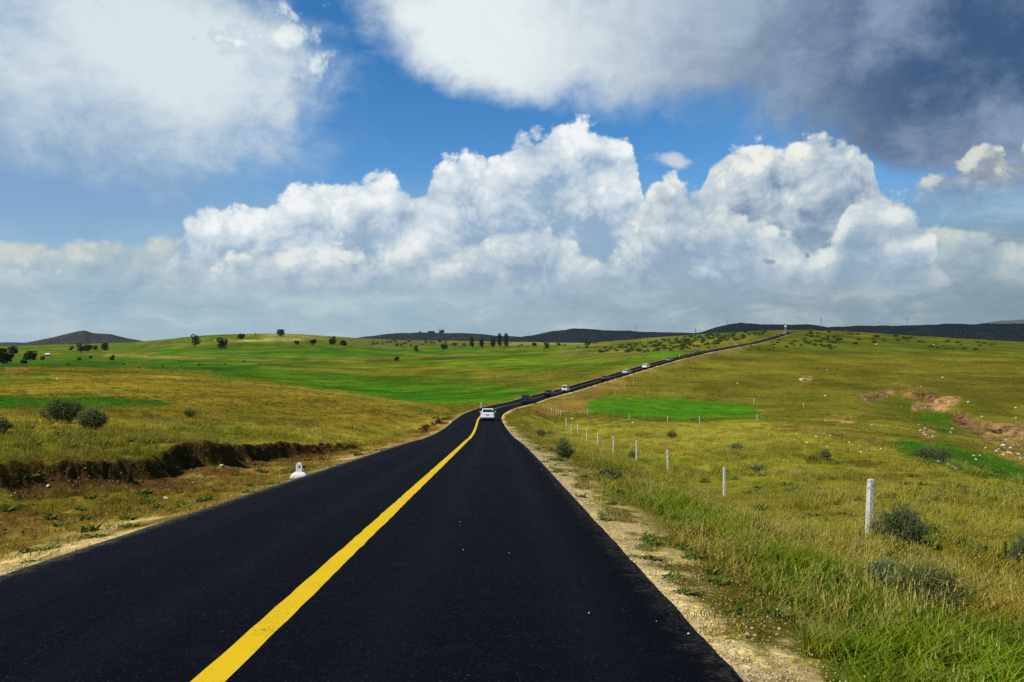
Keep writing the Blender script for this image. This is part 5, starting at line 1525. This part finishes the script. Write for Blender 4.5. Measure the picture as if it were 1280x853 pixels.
# rubble over the dirt scars, gravel along the road
g = np.random.default_rng(77)
base = bmesh.new(); bmesh.ops.create_icosphere(base, subdivisions=1, radius=0.5)
IV = np.array([v.co[:] for v in base.verts]); IF = np.array([[v.index for v in f.verts] for f in base.faces]); base.free()
def stones(name, pts, size, mats, label, cat, mi=None):
    n = len(pts); sz = size[:, None, None] * g.uniform(.55, 1.2, (n, 1, 3)) * np.array([1, 1, .7]) * g.uniform(.75, 1.25, (n, len(IV), 1))
    v = (IV[None] * sz + pts[:, None, :]).reshape(-1, 3); f = (IF[None] + (np.arange(n) * len(IV))[:, None, None]).reshape(-1, 3)
    o = mesh_obj(name, v, f, mats, fm=np.repeat(g.integers(0, len(mats), n), len(IF))); tag(o, label, cat, kind='stuff'); return o
cand = []
for poly, (r0, r1), c_, soft, rag in SOIL[:7]:
    p = np.array(poly)
    for _ in range(110):
        px, py = g.uniform(p[:, 0].min(), min(1300, p[:, 0].max())), g.uniform(p[:, 1].min(), p[:, 1].max())
        if poly_sdf(np.array([px]), np.array([py]), poly)[0] > -2: cand.append(hit(px, py))
cand = np.array(cand)
stones('rubble', cand, g.uniform(.10, .34, len(cand)) * np.where(g.uniform(size=len(cand)) < .1, 1.8, 1), [M_ROCKB, M_ROCKB, M_ROCKC], 'broken ochre rubble over the dirt scars', 'rubble')
n = 16000
yq_ = np.exp(g.uniform(math.log(4.0), math.log(95.0), n)); sdm = g.uniform(size=n) < 0.62
off = np.where(sdm, HW_R * hwf(yq_) + g.exponential(0.42, n), -(HW_L * hwf(yq_) + 0.02 + g.exponential(0.42, n)))
cx, cy = np.interp(yq_, RY, RX), yq_; tx, ty = np.interp(yq_, RY, TX), np.interp(yq_, RY, TY)
x, y = cx + ty * off, cy - tx * off; z = ground(x, y)
szs = g.uniform(.008, .026, n) * np.where(g.uniform(size=n) < .04, 2.0, 1) * np.clip(yq_ / 16, 1, 2.2)
stones('gravel', np.stack([x, y, z + szs * .15], 1), szs, [M_ROCKB, M_ROCKC, M_ROCKC], 'loose pale gravel along both asphalt edges', 'gravel')
# clods and stones fallen below the eroded bank
n = 2000
yq_ = np.exp(g.uniform(math.log(9.0), math.log(115.0), n)); bd_, bh_2 = bank_line(yq_)
lat_ = bd_ - g.exponential(1.1, n) + .15; k_ = (lat_ > HW_L + .5); yq_, lat_ = yq_[k_], lat_[k_]; n = len(yq_)
lat_ = lat_ - HW_R * (1 - hwf(yq_))
cx, cy = np.interp(yq_, RY, RX), yq_; tx, ty = np.interp(yq_, RY, TX), np.interp(yq_, RY, TY)
x, y = cx - ty * lat_, cy + tx * lat_; z = ground(x, y)
szs = g.uniform(.03, .09, n) * np.where(g.uniform(size=n) < .05, 1.8, 1)
M_CLOD, nt, bs = new_mat('earth_clod'); n_ = noise(objco(), 5.0, 4, 0.6)
set_in(nt, bs, 'Base Color', mixc(n_, (0.030, 0.016, 0.007), (0.17, 0.10, 0.045))); bs.inputs['Roughness'].default_value = 1.0
stones('earth_clods', np.stack([x, y, z + szs * .1], 1), szs, [M_CLOD, M_CLOD, M_CLOD, M_ROCKB], 'brown earth clods fallen below the eroded bank', 'earth')
# grit thrown on the asphalt
n = 16
yq_ = np.exp(g.uniform(math.log(5.0), math.log(45.0), n)); off = np.where(g.uniform(size=n) < .6, HW_R - g.exponential(.5, n), g.uniform(-HW_L, HW_R, n))
off = np.clip(off, -HW_L + .1, HW_R - .1)
cx, cy = np.interp(yq_, RY, RX), yq_; tx, ty = np.interp(yq_, RY, TX), np.interp(yq_, RY, TY); z = np.interp(yq_, RY, RZ) + .03 * (1 - (off / 3.7) ** 2)
stones('grit', np.stack([cx + ty * off, cy - tx * off, z + .008], 1), g.uniform(.008, .026, n), [M_ROCK], 'stray pale grit lying on the asphalt', 'grit')

# ------------------------------------------------------------------ far hills; the dark ones carry cloud shadow in their base colours
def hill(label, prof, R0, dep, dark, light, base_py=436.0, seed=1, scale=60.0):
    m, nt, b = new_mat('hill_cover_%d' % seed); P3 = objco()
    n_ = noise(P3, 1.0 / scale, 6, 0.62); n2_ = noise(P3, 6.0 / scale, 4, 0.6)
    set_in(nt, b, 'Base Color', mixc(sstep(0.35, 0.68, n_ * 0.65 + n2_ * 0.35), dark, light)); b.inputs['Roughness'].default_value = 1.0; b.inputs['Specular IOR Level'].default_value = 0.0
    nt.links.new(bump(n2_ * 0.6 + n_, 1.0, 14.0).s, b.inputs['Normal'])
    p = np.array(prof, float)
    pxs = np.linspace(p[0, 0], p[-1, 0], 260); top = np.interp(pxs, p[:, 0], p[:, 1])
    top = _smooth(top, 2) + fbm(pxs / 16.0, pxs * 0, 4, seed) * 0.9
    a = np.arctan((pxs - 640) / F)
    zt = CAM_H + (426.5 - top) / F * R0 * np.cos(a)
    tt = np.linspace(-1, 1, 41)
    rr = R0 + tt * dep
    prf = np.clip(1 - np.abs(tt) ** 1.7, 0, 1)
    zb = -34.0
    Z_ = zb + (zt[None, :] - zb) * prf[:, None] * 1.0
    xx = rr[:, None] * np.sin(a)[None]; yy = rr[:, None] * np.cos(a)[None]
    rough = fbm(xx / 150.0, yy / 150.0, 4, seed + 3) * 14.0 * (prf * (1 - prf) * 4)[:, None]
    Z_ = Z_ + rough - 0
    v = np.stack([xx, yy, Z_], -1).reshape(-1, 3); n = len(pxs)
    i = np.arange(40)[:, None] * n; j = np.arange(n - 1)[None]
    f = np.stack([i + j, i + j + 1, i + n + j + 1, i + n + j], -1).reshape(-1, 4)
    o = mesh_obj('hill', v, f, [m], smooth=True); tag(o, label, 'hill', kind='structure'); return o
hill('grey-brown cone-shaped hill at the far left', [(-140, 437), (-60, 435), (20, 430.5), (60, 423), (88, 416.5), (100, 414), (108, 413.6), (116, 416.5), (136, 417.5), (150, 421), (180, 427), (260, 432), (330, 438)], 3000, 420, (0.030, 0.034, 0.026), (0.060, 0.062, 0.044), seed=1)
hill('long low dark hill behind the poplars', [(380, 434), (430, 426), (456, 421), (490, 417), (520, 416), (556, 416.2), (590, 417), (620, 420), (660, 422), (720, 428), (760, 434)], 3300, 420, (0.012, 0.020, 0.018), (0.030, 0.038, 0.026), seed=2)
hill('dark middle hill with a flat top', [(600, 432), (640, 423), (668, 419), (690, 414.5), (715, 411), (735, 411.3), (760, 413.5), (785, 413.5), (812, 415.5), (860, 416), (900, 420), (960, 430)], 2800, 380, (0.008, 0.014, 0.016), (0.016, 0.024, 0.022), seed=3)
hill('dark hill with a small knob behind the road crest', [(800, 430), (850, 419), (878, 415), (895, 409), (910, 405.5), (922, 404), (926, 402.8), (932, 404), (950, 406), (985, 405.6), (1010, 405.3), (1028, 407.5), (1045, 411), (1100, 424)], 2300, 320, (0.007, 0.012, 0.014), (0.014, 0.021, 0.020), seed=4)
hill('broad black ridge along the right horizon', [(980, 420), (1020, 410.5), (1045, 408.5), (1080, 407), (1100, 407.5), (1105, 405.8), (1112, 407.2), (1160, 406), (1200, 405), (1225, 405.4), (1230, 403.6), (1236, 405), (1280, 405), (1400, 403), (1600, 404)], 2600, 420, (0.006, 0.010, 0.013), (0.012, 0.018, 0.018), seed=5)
hill('pale blue far ridge at the right edge', [(1180, 412), (1230, 404), (1250, 401), (1275, 400), (1300, 399), (1400, 398), (1600, 402)], 7500, 700, (0.05, 0.075, 0.075), (0.08, 0.105, 0.10), seed=6)  # distance haze painted into the pale bluish base colour
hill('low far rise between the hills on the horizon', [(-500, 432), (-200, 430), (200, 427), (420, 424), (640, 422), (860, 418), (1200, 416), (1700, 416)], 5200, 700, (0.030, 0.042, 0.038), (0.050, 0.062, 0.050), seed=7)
# trees and pylons on the far hills
for i, (px, pyb, h, w, lab) in enumerate([(525.5, 417.2, 3.2, 4, 'leftmost tiny tree on the long low hill'), (538, 417.2, 3.0, 9, 'small wood of tiny trees on the long low hill'), (542, 417, 4, 4, 'tiny tree beside the small wood on the long hill'), (552, 417.2, 5.2, 7, 'tallest tiny tree on the long low hill')]):
    Yt = 3290.0; X_ = (px - 640) / F * Yt; root = None
    globals()['_gz_keep'] = gz
    zt_ = CAM_H + (426.5 - pyb - 0.6) / F * Yt
    gz = lambda x_, y_, z_=zt_: z_
    tree(px, pyb, h, w, lab, 700 + i, 'bushy', 'tiny trees on the long low hill', at_y=Yt)
    gz = globals()['_gz_keep']
def pylon(px, py0, py1, Yt, label):
    h = PXM(py1 - py0, Yt); X_ = (px - 640) / F * Yt; zb = CAM_H + (426.5 - py1) / F * Yt
    m_ = MB(); r_ = .24; b_ = h * .10; t_ = h * .018; k = 6
    lv = [(b_ * (1 - i / k) + t_ * i / k, h * i / k) for i in range(k + 1)]
    for sx_ in (-1, 1):
        for sy_ in (-1, 1): m_.tube([(sx_ * q, sy_ * q, z_) for q, z_ in lv], [r_] * (k + 1), 4)
    for i in range(k):
        for s in (-1, 1):
            m_.tube([(-lv[i][0], s * lv[i][0], lv[i][1]), (lv[i + 1][0], s * lv[i + 1][0], lv[i + 1][1])], [r_ * .5] * 2, 3); m_.tube([(s * lv[i][0], -lv[i][0], lv[i][1]), (s * lv[i + 1][0], lv[i + 1][0], lv[i + 1][1])], [r_ * .5] * 2, 3)
    o = m_.build('pylon', [M_PYL], None, False, (X_, Yt, zb - 1.0))
    m_ = MB()
    for z_, w_ in ((.70, .20), (.82, .16), (.93, .11)): m_.tube([(-h * w_, 0, h * z_), (0, 0, h * (z_ + .02)), (h * w_, 0, h * z_)], [r_ * .6, r_, r_ * .6], 4)
    m_.build('cross_arm', [M_PYL], o); tag(o, label, 'pylon', 'power pylons on the horizon')
M_PYL = paint('pylon_steel', (.22, .27, .30), .6)
pylon(794.5, 405.5, 415.5, 2780, 'faint pylon on the dark middle hill')
pylon(909, 400, 407, 2290, 'faint pylon on the slope of the knobbed hill')
pylon(1026.5, 397, 409.5, 2280, 'faint pylon where the knobbed hill meets the right ridge')
pylon(1134, 396, 408, 2590, 'faint pylon on the black right ridge')

# ------------------------------------------------------------------ a trace of summer haze in the air
hm = bpy.data.materials.new('summer_haze'); hm.use_nodes = True; nt = hm.node_tree; nt.nodes.clear()
pv = nt.nodes.new('ShaderNodeVolumePrincipled'); mo = nt.nodes.new('ShaderNodeOutputMaterial')
pv.inputs['Color'].default_value = (0.80, 0.90, 1.0, 1.0); pv.inputs['Density'].default_value = 1.9e-5; pv.inputs['Anisotropy'].default_value = 0.1
nt.links.new(pv.outputs[0], mo.inputs['Volume'])
zs_ = [(o.matrix_world @ Vector(c)).z for o in COL.objects if o.type == 'MESH' and o.name.split('.')[0] in ('ground', 'hill') for c in o.bound_box]
z0_, z1_ = min(zs_) - 1.0, max(max(zs_), 160.0) + 20.0
m_ = MB(); m_.box((0, 0, (z0_ + z1_) / 2), (19600, 19600, z1_ - z0_))
hz_o = m_.build('haze', [hm]); tag(hz_o, 'thin blue summer haze over the whole plain', 'haze', kind='stuff')
